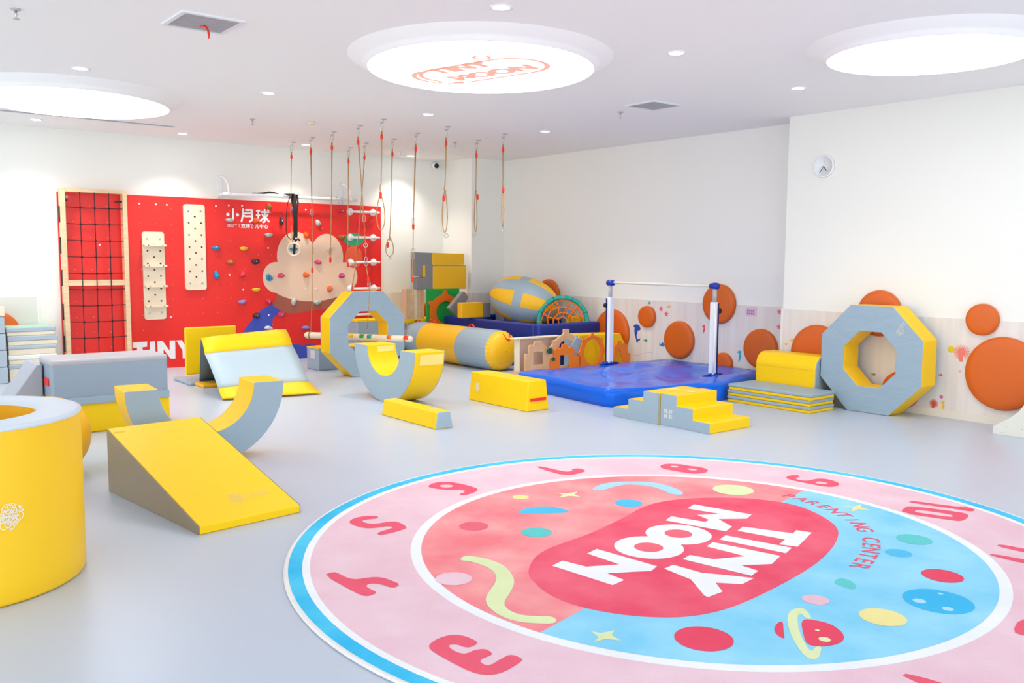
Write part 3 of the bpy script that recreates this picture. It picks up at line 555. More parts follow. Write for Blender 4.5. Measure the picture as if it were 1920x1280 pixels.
def bars(C, ex, ey, rows, cols, w, h):
    """small raised woven characters"""
    C, ex, ey = Vector(C), Vector(ex), Vector(ey); g = []; rnd = random.Random(3)
    for i in range(cols):
        for j in range(rows):
            o = C + ex * (i * w * 1.15) + ey * (j * h * 1.3)
            for k in range(4):
                y = h * (.1 + .26 * k); x0 = w * .1 * rnd.random(); x1 = w * (.75 + .25 * rnd.random())
                g.append(([tuple(o + ex * x0 + ey * y), tuple(o + ex * x1 + ey * y), tuple(o + ex * x1 + ey * (y + h * .1)), tuple(o + ex * x0 + ey * (y + h * .1))], [(0, 1, 2, 3)]))
            for k in range(2):
                x = w * (.25 + .4 * k)
                g.append(([tuple(o + ex * x), tuple(o + ex * (x + w * .09)), tuple(o + ex * (x + w * .09) + ey * h), tuple(o + ex * x + ey * h)], [(0, 1, 2, 3)]))
    return join(*g)
def octo(cx, cz, r): return [(cx + r / math.cos(PI / 8) * math.cos(PI / 8 + PI / 4 * k), cz + r / math.cos(PI / 8) * math.sin(PI / 8 + PI / 4 * k)) for k in range(8)]
def octagon(label, axis, c, p0, p1, R, r, g=None):
    loc = (p0, c, 0) if axis == 'x' else (c, p0, 0)
    t = thing('octagon_ring', label, 'foam ring', loc, 0, 'octagonal foam tunnel rings')
    o, i = octo(c, R + .002, R), octo(c, R + .002, r)
    obj('band', prism(o, p0 + .006, p1 - .006, axis, [i]), YEL, t, bevel=.008)
    obj('side_panel', prism(octo(c, R + .002, R - .001), p0, p0 + .007, axis, [octo(c, R + .002, r + .001)]), mat('wrinkled_grey_vinyl', (152, 174, 190), 0.48, bump=.7, bscale=3, stretch=(1, 1.2, 2.4)), t, bevel=.005)
    obj('side_panel', prism(octo(c, R + .002, R - .001), p1 - .007, p1, axis, [octo(c, R + .002, r + .001)]), GRY, t, bevel=.005)
    return t
t = octagon('upright octagon foam ring leaning near the right wall', 'x', 4.575, 8.15, 8.43, .528, .272)
obj('logo_print', flower((8.1475, 4.27, .83), (0, -.7, -.7), (0, .7, -.7), .85), PRINT, t)
obj('character_print', bars((8.1475, 4.30, .87), (0, -.6, .5), (0, -.5, -.6), 1, 3, .03, .04), PRINT, t)
t = octagon('octagon foam ring standing among the ropes by the red board', 'y', 5.574, 9.865, 10.125, .533, .285)

def u_rocker(label, axis, c, p0, p1, rx, h, ri, patches, rz=0.0, logo=False):
    loc = (p0, c, 0) if axis == 'x' else (c, p0, 0)
    t = thing('half_ring_rocker', label, 'foam half ring', loc, rz, 'U-shaped foam half rings')
    n = 26; off = 0
    P = [(rx * math.cos(a), h + h * math.sin(a)) for a in [-PI * i / n for i in range(n + 1)]]
    Q = [(ri * math.cos(a), h + (h - (rx - ri)) * math.sin(a)) for a in [-PI * i / n for i in range(n + 1)]]
    def body(q0, q1, inset):
        pts = [(x * (1 - inset), z) for x, z in P] + [(x * (1 + inset * 1.5), z) for x, z in reversed(Q)]
        return prism(pts, q0, q1, axis)
    d = p1 - p0
    obj('band', body(.006, d - .006, 0), YEL, t, local=True, bevel=.006)
    obj('side_panel', body(0, .007, .003), GRY, t, local=True, bevel=.004)
    obj('side_panel', body(d - .007, d, .003), GRY, t, local=True, bevel=.004)
    return t
t = u_rocker('U-shaped foam half ring in the middle of the floor with pale hook strips', 'x', 7.985, 4.68, 5.04, .61, .565, .335, True)
t.location = (4.68, 7.985, 0)
def patch(t, u0, u1, side, ang0, ang1, rx, h, name='hook_strip'):
    """pale strip lying on the outer or inner curve"""
    V = []; n = 6
    for i in range(n + 1):
        a = ang0 + (ang1 - ang0) * i / n; k = 1.006 if side == 'out' else .99
        V += [(u0, rx * k * math.cos(a), h + h * k * math.sin(a)), (u1, rx * k * math.cos(a), h + h * k * math.sin(a))]
    return (V, [(2 * i, 2 * i + 1, 2 * i + 3, 2 * i + 2) for i in range(n)])
o = obj('hook_strip', patch(t, .06, .34, 'out', PI + .05, PI + .24, .61, .565), VELC, t, local=True)
V = []
for i in range(7):
    a = -.05 - .22 * i / 6; V += [(.12, .331 * math.cos(a), .565 + (.565 - .275) * math.sin(a)), (.33, .331 * math.cos(a), .565 + .29 * math.sin(a))]
obj('hook_strip', (V, [(2 * i, 2 * i + 1, 2 * i + 3, 2 * i + 2) for i in range(6)]), VELC, t, local=True)
t = u_rocker('U-shaped foam half ring on the left, partly behind the yellow ramp', 'y', 2.25, 6.30, 6.67, .562, .57, .335, False, -.08)
t.location = (2.25, 6.305, 0)

def trapezoid_beam(label, x0, x1, y0, y1, h, inset, endc=None):
    t = thing('foam_beam', label, 'foam beam', ((x0 + x1) / 2, (y0 + y1) / 2, 0), 0, 'yellow foam beams on the floor')
    V = [(x0, y0, 0), (x1, y0, 0), (x1, y1, 0), (x0, y1, 0), (x0 + inset, y0 + .012, h), (x1 - inset, y0 + .012, h), (x1 - inset, y1 - .012, h), (x0 + inset, y1 - .012, h)]
    F = [(3, 2, 1, 0), (4, 5, 6, 7), (0, 1, 5, 4), (1, 2, 6, 5), (2, 3, 7, 6), (3, 0, 4, 7)]
    obj('cover', (V, F, [0, 0, 1 if endc else 0, 0, 1 if endc else 0, 0]), [YEL, endc or YEL], t, bevel=.012, seg=3)
    return t
t = trapezoid_beam('low yellow foam beam with a grey end in front of the half ring', 4.272, 4.455, 6.39, 7.33, .152, .022, GRY)
obj('logo_print', bars((4.34, 6.52, .1525), (0, .5, 0), (.5, 0, 0), 2, 4, .05, .05), PRINT, t)
t = trapezoid_beam('tall yellow foam beam with a red tape on its end, beside the blue mat', 5.48, 5.77, 6.61, 7.58, .30, .03)
obj('tape', box(5.525, 5.725, 6.603, 6.608, .10, .128), REDT, t)
obj('logo_print', flower((5.488, 7.43, .15), (0, 1, 0), (.07, 0, 1), .9), PRINT, t)

# staircases
def stairs(label, y0, sgn, logo=False, rz=0):
    t = thing('foam_steps', label, 'foam steps', (6.04, y0, 0), rz, 'three-step foam staircases')
    o = [(0, 0), (.0, .288), (.183, .288), (.183, .192), (.370, .192), (.370, .092), (.562, .092), (.562, 0)]
    P = [(sgn * a, b) for a, b in o]
    obj('cover', prism(P, .01, .565, 'x'), YEL, t, local=True, bevel=.006)
    obj('side_panel', prism([(a * .998, b * .997) for a, b in P], 0, .012, 'x'), GRY, t, local=True, bevel=.003)
    if logo: obj('logo_print', bars((-.0015, -.04, .07), (0, -1, 0), (0, 0, 1), 2, 2, .05, .035), PRINT, t, local=True)
    obj('hook_patch', flat([(.25, sgn * .03), (.36, sgn * .03), (.36, sgn * .14), (.25, sgn * .14)], .2895), VELC, t, local=True)
    return t
stairs('three-step foam staircase descending toward the right', 5.383, -1, True, -.01)
stairs('three-step foam staircase descending toward the left, back to back with the other', 5.393, 1, False, .01).location = (6.02, 5.393, 0)

# stack of folded mats by the right wall
for k, l in enumerate(['bottom', 'middle', 'top']):
    z = .064 * k; dx = [0, .012, .004][k]; dy = [0, .01, -.006][k]
    t = thing('folded_mat', l + ' grey and yellow mat of the low stack beside the leaning octagon ring', 'mat', (7.84, 5.37, z), 0, 'grey and yellow mats stacked by the right wall')
    obj('lower_panel', box(7.632 + dx, 8.05 + dx, 4.88 + dy, 5.862 + dy, z, z + .031), YEL, t, bevel=.008)
    obj('upper_panel', box(7.626 + dx, 8.055 + dx, 4.874 + dy, 5.868 + dy, z + .0315, z + .0635), GRY, t, bevel=.008)
t = thing('foam_arch_block', 'yellow foam block with a rounded top behind the low mat stack', 'foam block', (8.25, 5.45, 0))
ar = [(8.09, 0), (8.40, 0), (8.40, .50)] + [(8.24 + .15 * math.cos(a) * 1.0, .36 + .145 * math.sin(a)) for a in [PI / 2 + PI / 2 * k / 8 for k in range(9)]]
ar = [(8.09, 0), (8.40, 0), (8.40, .505), (8.22, .505)] + [(8.22 - .13 * math.sin(a), .375 + .13 * math.cos(a)) for a in [PI / 2 * k / 8 for k in range(1, 9)]]
obj('cover', prism(ar, 5.125, 5.85, 'y'), YEL, t, bevel=.008)
obj('end_panel', prism([(x + (.002 if x < 8.2 else -.002), z * .998) for x, z in ar], 5.115, 5.126, 'y'), GRY, t)
obj('seam', box(8.0885, 8.0895, 5.13, 5.845, .36, .366), YDK, t)

# big blue landing mat with the horizontal bar
def soft_slab(bound, h, ctr, wr, nr=14, seed=1, ns=14, rc=.12):
    from mathutils import noise
    B = []; m = len(bound)
    for i in range(m):
        p, a, b = Vector(bound[i]), Vector(bound[i - 1]), Vector(bound[(i + 1) % m])
        p0 = p + (a - p).normalized() * rc; p1 = p + (b - p).normalized() * rc
        for k in range(5): s = k / 4; B.append((1 - s) ** 2 * p0 + 2 * s * (1 - s) * p + s * s * p1)
        q0, q1 = p1, b + (p - b).normalized() * rc
        for k in range(1, ns): B.append(q0.lerp(q1, k / ns))
    n = len(B); V, F = [], []; C = Vector(ctr)
    for b in B: V.append((b.x, b.y, 0))
    for s, z in ((1.006, .25 * h), (1.01, .6 * h), (1.004, .88 * h)): V += [tuple((C + (b - C) * s).to_3d() + Vector((0, 0, z))) for b in B]
    for j in range(nr):
        s = .992 - .99 * j / (nr - 1)
        for b in B:
            p = C + (b - C) * s; e = min(1, (1 - s) * 5 + .15)
            z = h + e * wr * (noise.noise(Vector((p.x * 1.3, p.y * 2.2, seed))) + .5 * noise.noise(Vector((p.x * 5, p.y * 3, seed + 4))))
            V.append((p.x, p.y, z))
    L = len(V) // n
    for j in range(L - 1): F += [(j * n + i, j * n + (i + 1) % n, (j + 1) * n + (i + 1) % n, (j + 1) * n + i) for i in range(n)]
    F += [tuple(range(n)), tuple(range((L - 1) * n, L * n))]
    return V, F
lm = tag(obj('landing_mat', soft_slab([(6.31, 6.29), (7.56, 5.895), (8.05, 6.04), (8.86, 6.2), (8.90, 7.85), (6.44, 7.98)], .185, (7.6, 6.9), .045), BLM, smooth=True), 'large glossy royal blue landing mat under the horizontal bar', 'mat')
hb = thing('horizontal_bar', 'free-standing white horizontal bar with padded posts on the blue mat', 'gymnastics bar', (7.94, 7.12, .18))
P1, P2 = Vector((7.86, 7.87, 0)), Vector((8.02, 6.38, 0))
for k, p in enumerate((P1, P2)):
    s = 1 if k == 0 else -1
    sl = obj('post', prism([(p.x - .035, p.y - .035), (p.x + .035, p.y - .035), (p.x + .035, p.y + .035), (p.x - .035, p.y + .035)], .205, 1.02, 'z'), WHT, hb, bevel=.006)
    obj('blue_strip', box(p.x - .040, p.x - .0355, p.y + .014, p.y + .036, .21, 1.01) if k == 0 else box(p.x + .012, p.x + .036, p.y - .040, p.y - .0355, .21, 1.01), mat('navy_plastic', (24, 34, 110), .4), hb)
    obj('inner_tube', lathe((p.x, p.y, 1.02), [(.024, 0), (.024, .16)], 16), METG, hb, smooth=True)
    obj('cap', tube([(p.x, p.y + .045 * s, 1.2), (p.x, p.y, 1.2), (p.x, p.y - .06 * s, 1.2)], [.034, .04, .03], 14), BLP, hb, smooth=True)
    obj('knob', lathe((p.x - .05 * s, p.y + .035 * s, .92), [(.026, -.012), (.03, 0), (.026, .012)], 14, 'y'), BLK, hb, smooth=True)
    obj('foot', join(tube([(p.x - .16, p.y, .19), (p.x, p.y, .205), (p.x + .16, p.y, .19)], .014, 8), tube([(p.x, p.y, .2), (p.x, p.y + .12 * s, .19)], .014, 8), lathe((p.x, p.y, .185), [(.05, 0), (.045, .02), (.036, .035)], 16)), BLP, hb, smooth=True)
obj('pad_edge', tube([(P2.x - .04, P2.y - .045, .93), (P2.x - .04, P2.y - .05, .7), (P2.x - .04, P2.y - .042, .4), (P2.x - .04, P2.y - .036, .23)], .012, 6), WHT, hb, smooth=True)
obj('crossbar', tube([(P1.x, P1.y - .03, 1.205), ((P1.x + P2.x) / 2, (P1.y + P2.y) / 2, 1.203), (P2.x, P2.y + .03, 1.2)], .0165, 14), mat('cream_bar', (238, 232, 216), .4), hb, smooth=True)

# striped bolster tube
bt = thing('bolster_tube', 'long inflated tube in grey and yellow bands with red handles', 'bolster', (7.22, 10.25, 0))
cx, cz, R = 7.225, .272, .27
def wr(r, y0, y1, n=72): return lathe((cx, 0, cz), [(r, y0), (r, y1)], n, 'y', cap=False)
def gath(prof, n=96, am=.012):
    V, F = [], []
    for r, y, k in prof: V += [(cx + (r + am * k * math.cos(30 * a)) * math.cos(a), y, cz + (r + am * k * math.cos(30 * a)) * math.sin(a)) for a in [2 * PI * i / n for i in range(n)]]
    for j in range(len(prof) - 1): F += [(j * n + i, j * n + (i + 1) % n, (j + 1) * n + (i + 1) % n, (j + 1) * n + i) for i in range(n)]
    return V, F
obj('grey_band', gath([(.262, 9.27, .45), (.268, 9.31, .3), (.27, 9.40, .1), (.27, 9.55, 0), (.2705, 9.75, 0), (.27, 9.97, 0)]), GRY, bt, smooth=True)
obj('yellow_band', gath([(.27, 9.97, 0), (.271, 10.4, 0), (.27, 10.93, 0)]), mat('warm_yellow_vinyl', (250, 192, 20), .42, bump=.15), bt, smooth=True)
obj('grey_band', gath([(.27, 10.93, 0), (.27, 11.2, 0), (.255, 11.33, 0), (.15, 11.4, 0), (.01, 11.41, 0)]), GRY, bt, smooth=True)
obj('end_cap', gath([(.262, 9.27, .45), (.25, 9.235, .5), (.225, 9.20, .25), (.18, 9.17, .1), (.1, 9.15, 0), (.005, 9.145, 0)]), MATS['warm_yellow_vinyl'], bt, smooth=True)
def handle(t, p, d, s=.09, up=(0, 0, 1)):
    p, d, up = Vector(p), Vector(d), Vector(up)
    pts = [p + d * (s * math.cos(a)) + up * (s * .45 * math.sin(a)) for a in [PI * k / 8 for k in range(9)]]
    V = []; w = d.cross(up).normalized() * .014
    for q in pts: V += [tuple(q - w), tuple(q + w), tuple(q + w + up * .004), tuple(q - w + up * .004)]
    F = []
    for i in range(8): F += [(i * 4 + k, i * 4 + (k + 1) % 4, i * 4 + 4 + (k + 1) % 4, i * 4 + 4 + k) for k in range(4)]
    obj('handle', (V, F), REDT, t, smooth=False)
handle(bt, (7.24, 10.93, .54), (0, 1, 0)); handle(bt, (7.26, 9.97, .54), (.3, .95, 0)); handle(bt, (7.2, 11.25, .53), (0, 1, 0), .07)
obj('handle', tube([(7.215, 9.205, .50), (7.235, 9.165, .44), (7.275, 9.155, .42), (7.31, 9.165, .44), (7.315, 9.2, .50)], .009, 6), REDT, bt, smooth=True)

# dark blue soft-walled box against the wall and what lies in it
bx = thing('soft_play_box', 'dark blue soft-walled box holding the striped ball', 'ball pit', (8.3, 10.2, 0))
obj('soft_wall', box(7.75, 8.90, 9.10, 9.22, 0, .605), BLD, bx, bevel=.03, seg=3)
obj('soft_wall', box(7.75, 7.87, 9.22, 11.38, 0, .605), BLD, bx, bevel=.03, seg=3)
obj('soft_wall', box(8.80, 8.92, 9.22, 11.38, 0, .60), BLD, bx, bevel=.03, seg=3)
obj('soft_wall', box(7.87, 8.80, 11.26, 11.38, 0, .60), BLD, bx, bevel=.03, seg=3)
obj('floor_pad', box(7.87, 8.80, 9.22, 11.26, 0, .38), BLD, bx)
# ball: eight gores and a grey belt
bl = thing('striped_ball', 'big egg-shaped foam ball with yellow and grey panels', 'ball', (8.27, 10.05, .88))
ax_ = Vector((.56, -.80, -.22)).normalized(); fr = ax_.to_track_quat('Z', 'Y').to_matrix()
V, F, I = [], [], []; NA, NB = 60, 36
q_ = fr.inverted() @ Vector((-.62, -.78, .05)); ac = math.atan2(q_.y, q_.x) + .04
for j in range(NB + 1):
    th = PI * j / NB
    for i in range(NA):
        a = 2 * PI * i / NA
        q = fr @ Vector((.345 * math.sin(th) ** .92 * math.cos(a), .345 * math.sin(th) ** .92 * math.sin(a), -.52 * math.cos(th)))
        V.append((8.27 + q.x, 10.05 + q.y, .88 + q.z))
for j in range(NB):
    for i in range(NA):
        F.append((j * NA + i, j * NA + (i + 1) % NA, (j + 1) * NA + (i + 1) % NA, (j + 1) * NA + i))
        g = int(math.floor((2 * PI * (i + .5) / NA - ac) / (2 * PI) * 10 + .5)) % 2; I.append(1 if (g == 1 or 16 <= j <= 18) else 0)
obj('cover', (V, F, I), [MATS['warm_yellow_vinyl'], GRY], bl, smooth=True)
# rope hoop net
hp = thing('hoop_net', 'round teal foam hoop strung with an orange rope net', 'net hoop', (8.46, 9.40, .40))
C = Vector((8.465, 9.42, .60)); n_ = Vector((-.66, -.74, .10)).normalized(); e1 = Vector((.745, -.667, 0)).normalized(); e2 = n_.cross(e1) * -1
if e2.z < 0: e2 = -e2
R = .345
obj('foam_rim', tube([C + (e1 * math.cos(a) + e2 * math.sin(a)) * R for a in [2 * PI * k / 40 for k in range(40)]], .033, 10, True), TEAL, hp, smooth=True)
for k in range(16):
    a = 2 * PI * k / 16; p = C + (e1 * math.cos(a) + e2 * math.sin(a)) * R; tdir = (-e1 * math.sin(a) + e2 * math.cos(a))
    obj('rope_tie', ring(p, .03, .005, 'z', 16, 6, tdir.to_track_quat('Z', 'Y').to_matrix()), [ORP, BLK, REDT, BLP][k % 4] if k % 2 else ORP, hp, smooth=True)
g = []; rings = [(.30, 16), (.22, 12), (.14, 9), (.07, 6)]; rp = []
for q, (rr, nn) in enumerate(rings):
    rp.append([C + (e1 * math.cos(2 * PI * (k + .5 * (q % 2)) / nn) + e2 * math.sin(2 * PI * (k + .5 * (q % 2)) / nn)) * rr * (1 + .06 * math.sin(5 * k + q)) for k in range(nn)])
for q, pts in enumerate(rp):
    g.append(tube(pts, .0115, 6, True))
    outer = rp[q - 1] if q else [C + (e1 * math.cos(2 * PI * k / 16) + e2 * math.sin(2 * PI * k / 16)) * R for k in range(16)]
    for p in pts:
        o_ = min(outer, key=lambda s: (s - p).length); g.append(tube([p, (p + o_) / 2 + Vector((0, 0, .004)), o_], .0115, 6))
obj('rope_net', join(*g), ORP, hp, smooth=True)
# small blocks in the box
def block(name, label, b, m, cat='foam block', bevel=.012, group=None, rz=0, sub=()):
    x0, x1, y0, y1, z0, z1 = b
    t = thing(name, label, cat, ((x0 + x1) / 2, (y0 + y1) / 2, z0), 0, group)
    obj('cover', box(*b), m, t, bevel=bevel)
    for nm, bb, mm_ in sub: obj(nm, box(*bb), mm_, t, bevel=.006)
    if rz: t.rotation_euler = (0, 0, rz)
    return t
block('foam_block', 'yellow foam block with a dark grey side beside the striped ball', (7.555, 7.945, 10.62, 10.74, .612, .84), MATS['warm_yellow_vinyl'], sub=[('side_panel', (7.945, 8.09, 10.625, 10.74, .612, .83), DGR)])
block('foam_block', 'tall dark grey foam block standing behind the striped ball', (8.62, 8.78, 10.98, 11.2, .38, 1.10), DGR)
block('foam_block', 'small yellow foam block peeking out right of the teal hoop', (8.66, 8.79, 9.3, 9.55, .38, .665), YEL)
block('foam_block', 'small grey foam block behind the teal hoop, above the yellow one', (8.68, 8.79, 9.58, 9.70, .38, .78), GRY)
t = thing('foam_wedge', 'dark grey foam slab leaning against the green panel', 'foam wedge', (7.75, 10.98, .6))
obj('cover', prism([(7.57, .74), (7.74, .61), (7.93, .90), (7.86, .99), (7.82, .985)], 10.97, 11.06, 'y'), DGR, t, bevel=.008)
# platform and stacked blocks in the corner
t = thing('foam_platform', 'low grey and yellow foam platform behind the bolster tube', 'foam block', (7.1, 11.75, 0))
obj('cover', box(6.85, 7.72, 11.45, 12.1, 0, .50), GRY, t, bevel=.015)
obj('top_panel', box(6.845, 7.725, 11.445, 12.105, .50, .565), YEL, t, bevel=.012)
t = thing('wooden_box', 'upright birch box carrying the stacked corner blocks', 'box', (7.25, 11.7, .565))
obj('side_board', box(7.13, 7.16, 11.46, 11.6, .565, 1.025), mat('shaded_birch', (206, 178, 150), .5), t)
obj('side_board', box(7.42, 7.445, 11.46, 11.6, .565, 1.025), WOODT, t)
obj('back_board', box(7.16, 7.42, 11.52, 11.54, .565, 1.02), WOOD, t)
obj('batten', box(7.30, 7.34, 11.49, 11.52, .565, 1.02), WOODL, t)
t = thing('gear_panel', 'green panel with an orange toothed ring mounted on it', 'play panel', (7.7, 11.6, .565))
obj('green_board', box(7.46, 8.06, 11.40, 11.43, .39, 1.02), GRN, t)
gp = []
for k in range(48):
    a = 2 * PI * k / 48; tooth = (k % 8) in (0, 1); gp.append(((7.78) + (.275 + (.06 if tooth else 0)) * math.cos(a + PI / 2 - .06), .66 + (.275 + (.06 if tooth else 0)) * math.sin(a + PI / 2 - .06)))
obj('toothed_ring', prism(gp, 11.365, 11.398, 'y', [circ(7.78, .655, .17, 32)]), ORP, t, bevel=.003)
SB = 11.12
def l_block(label, out, y0, y1, split, z0, gm=DGR):
    t = thing('l_shaped_block', label, 'foam block', (out[0][0], (y0 + y1) / 2, z0), 0, 'interlocking foam blocks stacked in the corner')
    g, y = out, split
    obj('cover', prism(g, y0, y1, 'y'), gm, t, bevel=.008)
    obj('yellow_face', prism(rrect(y[0], y[1], y[2], y[3], .02), y0 - .008, y0 + .002, 'y'), MATS['warm_yellow_vinyl'], t, bevel=.004)
    return t
yb = 11.42; k = yb / 11.1
sx = lambda x: x * k; sz = lambda z: 1.5 + (z - 1.5) * k
t = l_block('topmost grey and yellow L-shaped foam block in the corner', [(sx(7.05), sz(1.576)), (sx(7.05), sz(1.222)), (sx(7.187), sz(1.222)), (sx(7.187), sz(1.392)), (sx(7.93), sz(1.392)), (sx(7.93), sz(1.557))], yb, yb + .12, (sx(7.35), sx(7.935), sz(1.392), sz(1.56)), 1.39)
t = l_block('lower grey and yellow foam block under the L-shaped one in the corner', [(sx(7.235), sz(1.388)), (sx(7.235), sz(1.21)), (sx(7.09), sz(1.205)), (sx(7.09), sz(1.028)), (sx(7.97), sz(1.028)), (sx(7.97), sz(1.385))], yb, yb + .12, (sx(7.365), sx(7.975), sz(1.03), sz(1.375)), 1.03)
obj('yellow_trim', box(sx(7.188), sx(7.232), yb - .003, yb + .1, sz(1.212), sz(1.385)), YDK, t)

# low wooden cabinet with loose play boards
cbn = thing('low_cabinet', 'low open birch cabinet with overhanging top beside the blue mat', 'cabinet', (7.6, 8.75, 0))
obj('top_board', box(6.90, 7.66, 8.55, 8.67, .487, .505), WOODL, cbn, bevel=.003)
obj('side_board', box(6.965, 6.985, 8.56, 8.66, .06, .485), WOODL, cbn, bevel=.003)
obj('back_board', box(6.985, 7.62, 8.645, 8.66, .06, .485), mat('pale_pink_board', (236, 204, 184), .5), cbn)
obj('side_board', box(7.62, 7.64, 8.56, 8.66, .06, .485), WOODL, cbn, bevel=.003)
obj('base_board', box(6.945, 7.65, 8.55, 8.66, .035, .085), WOODT, cbn)
for x in (7.02, 7.58):
    for y in (8.59, 8.64): obj('foot', lathe((x, y, 0), [(.02, 0), (.02, .036)], 10), mat('brown_foot', (110, 70, 45), .6), cbn)
def play(label, pts, y, m, holes=(), name='play_board', z0=.0):
    zmin = min(p[1] for p in pts); t = obj(name, prism(pts, y, y + .022, 'y', holes), m, bevel=.003)
    t['label'] = label; t['category'] = 'play board'; t['group'] = 'toothed play boards leaning in a row'; return t
c1 = [(6.99, .09), (6.995, .308), (7.055, .31), (7.048, .40), (7.085, .425), (7.12, .405), (7.15, .455), (7.17, .46), (7.263, .46), (7.276, .41), (7.33, .395), (7.356, .371), (7.377, .288), (7.47, .272), (7.445, .09)]
play('natural birch castle-shaped board with a square hole', c1, 8.47, WOODT, [[(7.124, .169), (7.297, .164), (7.295, .324), (7.124, .334)]])
a2 = [(7.46, .09), (7.46, .27), (7.42, .36), (7.47, .40), (7.47, .45), (7.54, .46), (7.60, .50), (7.66, .53), (7.66, .59), (7.76, .585), (7.765, .53), (7.83, .51), (7.90, .46), (7.96, .36), (7.97, .09)]
play('natural birch arched board behind the orange castle board', a2, 8.505, WOODT, [[(7.56, .12), (7.86, .12), (7.86, .32), (7.82, .42), (7.72, .46), (7.62, .42), (7.56, .32)]])
c3 = [(7.40, .05), (7.393, .231), (7.452, .238), (7.454, .33), (7.49, .368), (7.52, .345), (7.575, .36), (7.588, .41), (7.667, .405), (7.682, .352), (7.74, .37), (7.765, .345), (7.80, .318), (7.787, .238), (7.888, .232), (7.885, .05)]
play('orange castle-shaped board with a rectangular hole', c3, 8.44, ORW, [[(7.55, .07), (7.71, .07), (7.715, .257), (7.55, .265)]])
r4 = []
for k_ in range(40):
    a = -PI * .12 + PI * 1.24 * k_ / 39; tt = 1.0 + (.14 if (k_ % 8) in (3, 4) else 0)
    r4.append((8.122 + .222 * tt * math.cos(a), .275 + .215 * tt * math.sin(a)))
r4 = [(8.36, .05)] + r4 + [(7.895, .05)]
play('orange arched board with a tall oval hole', r4, 8.445, ORW, [circ(8.125, .275, .15, 32, .17)])
c5 = [(8.50, .05), (8.525, .335), (8.57, .345), (8.583, .39), (8.65, .388), (8.668, .348), (8.72, .36), (8.775, .325), (8.784, .22), (8.84, .21), (8.83, .05)]
play('orange castle board with a triangular hole, right of the left post', c5, 8.44, ORW, [[(8.54, .09), (8.72, .09), (8.61, .29)]])
t = thing('house_block', 'yellow house-shaped foam block behind the orange play boards', 'foam block', (8.5, 8.8, 0))
obj('cover', prism([(8.04, .02), (8.90, .02), (8.90, .32), (8.80, .475), (8.02, .495), (8.0, .3)], 8.60, 8.86, 'y'), YEL, t, bevel=.012)
obj('side_panel', prism([(7.97, .02), (8.0, .02), (8.02, .49), (7.98, .46)], 8.62, 8.84, 'y'), GRY, t)
t = tag(obj('foam_slab', prism([(7.74, .10), (7.94, .10), (7.96, .40), (7.95, .46), (7.86, .475), (7.78, .38)], 8.475, 8.502, 'y'), GRY, bevel=.006), 'light grey angled foam slab between the orange boards', 'foam block')
for x, z, l in ((7.355, .335, 'dark green five-sided block beside the castle board, upper of two'), (7.415, .225, 'small dark green block beside the castle board, lower of two')):
    r_ = .045 if z > .3 else .028
    tag(obj('wooden_shape', prism(circ(x, z, r_, 5, r_ * .95, PI / 2), 8.41, 8.432, 'y'), mat('dark_green', (20, 88, 62), .5)), l, 'toy block')
# ------------------------------------------------------------------ grey block by the octagon ring
t = thing('foam_block', 'grey foam block with a white sticker behind the octagon ring', 'foam block', (5.6, 10.86, 0))
obj('cover', box(5.29, 6.1, 10.69, 11.04, 0, .29), GRY, t, bevel=.012); obj('top_panel', box(5.29, 6.1, 10.69, 11.04, .285, .30), YEL, t)
obj('sticker', box(5.286, 5.289, 10.78, 10.92, .15, .26), mat('pale_sticker', (210, 212, 222), .6), t)
t = thing('foam_block', 'grey foam block seen through the hole of the octagon ring', 'foam block', (6.5, 11.3, 0))
obj('cover', box(6.18, 6.75, 11.25, 11.6, 0, .575), GRY, t, bevel=.012); obj('top_panel', box(6.175, 6.755, 11.245, 11.605, .575, .60), YEL, t)

# ------------------------------------------------------------------ ramp
wd = thing('foam_ramp', 'yellow foam ramp with brownish grey sides in the left foreground', 'foam ramp', (1.61, 4.70, 0), .11)
def tri(x0, x1): return [(x0, 0, .0), (x1, 0, 0)]
L_, W_, Hh, hl_ = 1.262, .625, .405, .046
side = [(0, 0), (L_, 0), (L_, Hh), (0, hl_)]
obj('cover', prism(side, .004, W_ - .004, 'x'), YEL, wd, local=True, bevel=.006)
bg = mat('brown_grey_vinyl', (150, 138, 118), .5, bump=.12)
obj('side_panel', prism([(a + .001, b * .998) for a, b in side], 0, .005, 'x'), bg, wd, local=True, bevel=.004)
obj('side_panel', prism([(a + .001, b * .998) for a, b in side], W_ - .005, W_, 'x'), bg, wd, local=True, bevel=.004)
nr = Vector((0, -(Hh - hl_), L_)).normalized(); sl = Vector((0, L_, Hh - hl_)).normalized()
obj('logo_print', flower(Vector((.33, .2, hl_ + .2 * (Hh - hl_) / L_)) + nr * .0015, (1, 0, 0), sl, 1.1), VELC, wd, local=True)
obj('character_print', bars(Vector((.40, .18, hl_ + .18 * (Hh - hl_) / L_)) + nr * .002, (1, 0, 0), sl, 1, 4, .03, .04), VELC, wd, local=True)
obj('corner_seam', box(.02, .09, L_ - .07, L_ - .067, Hh - .018, Hh - .014), VELC, wd, local=True)

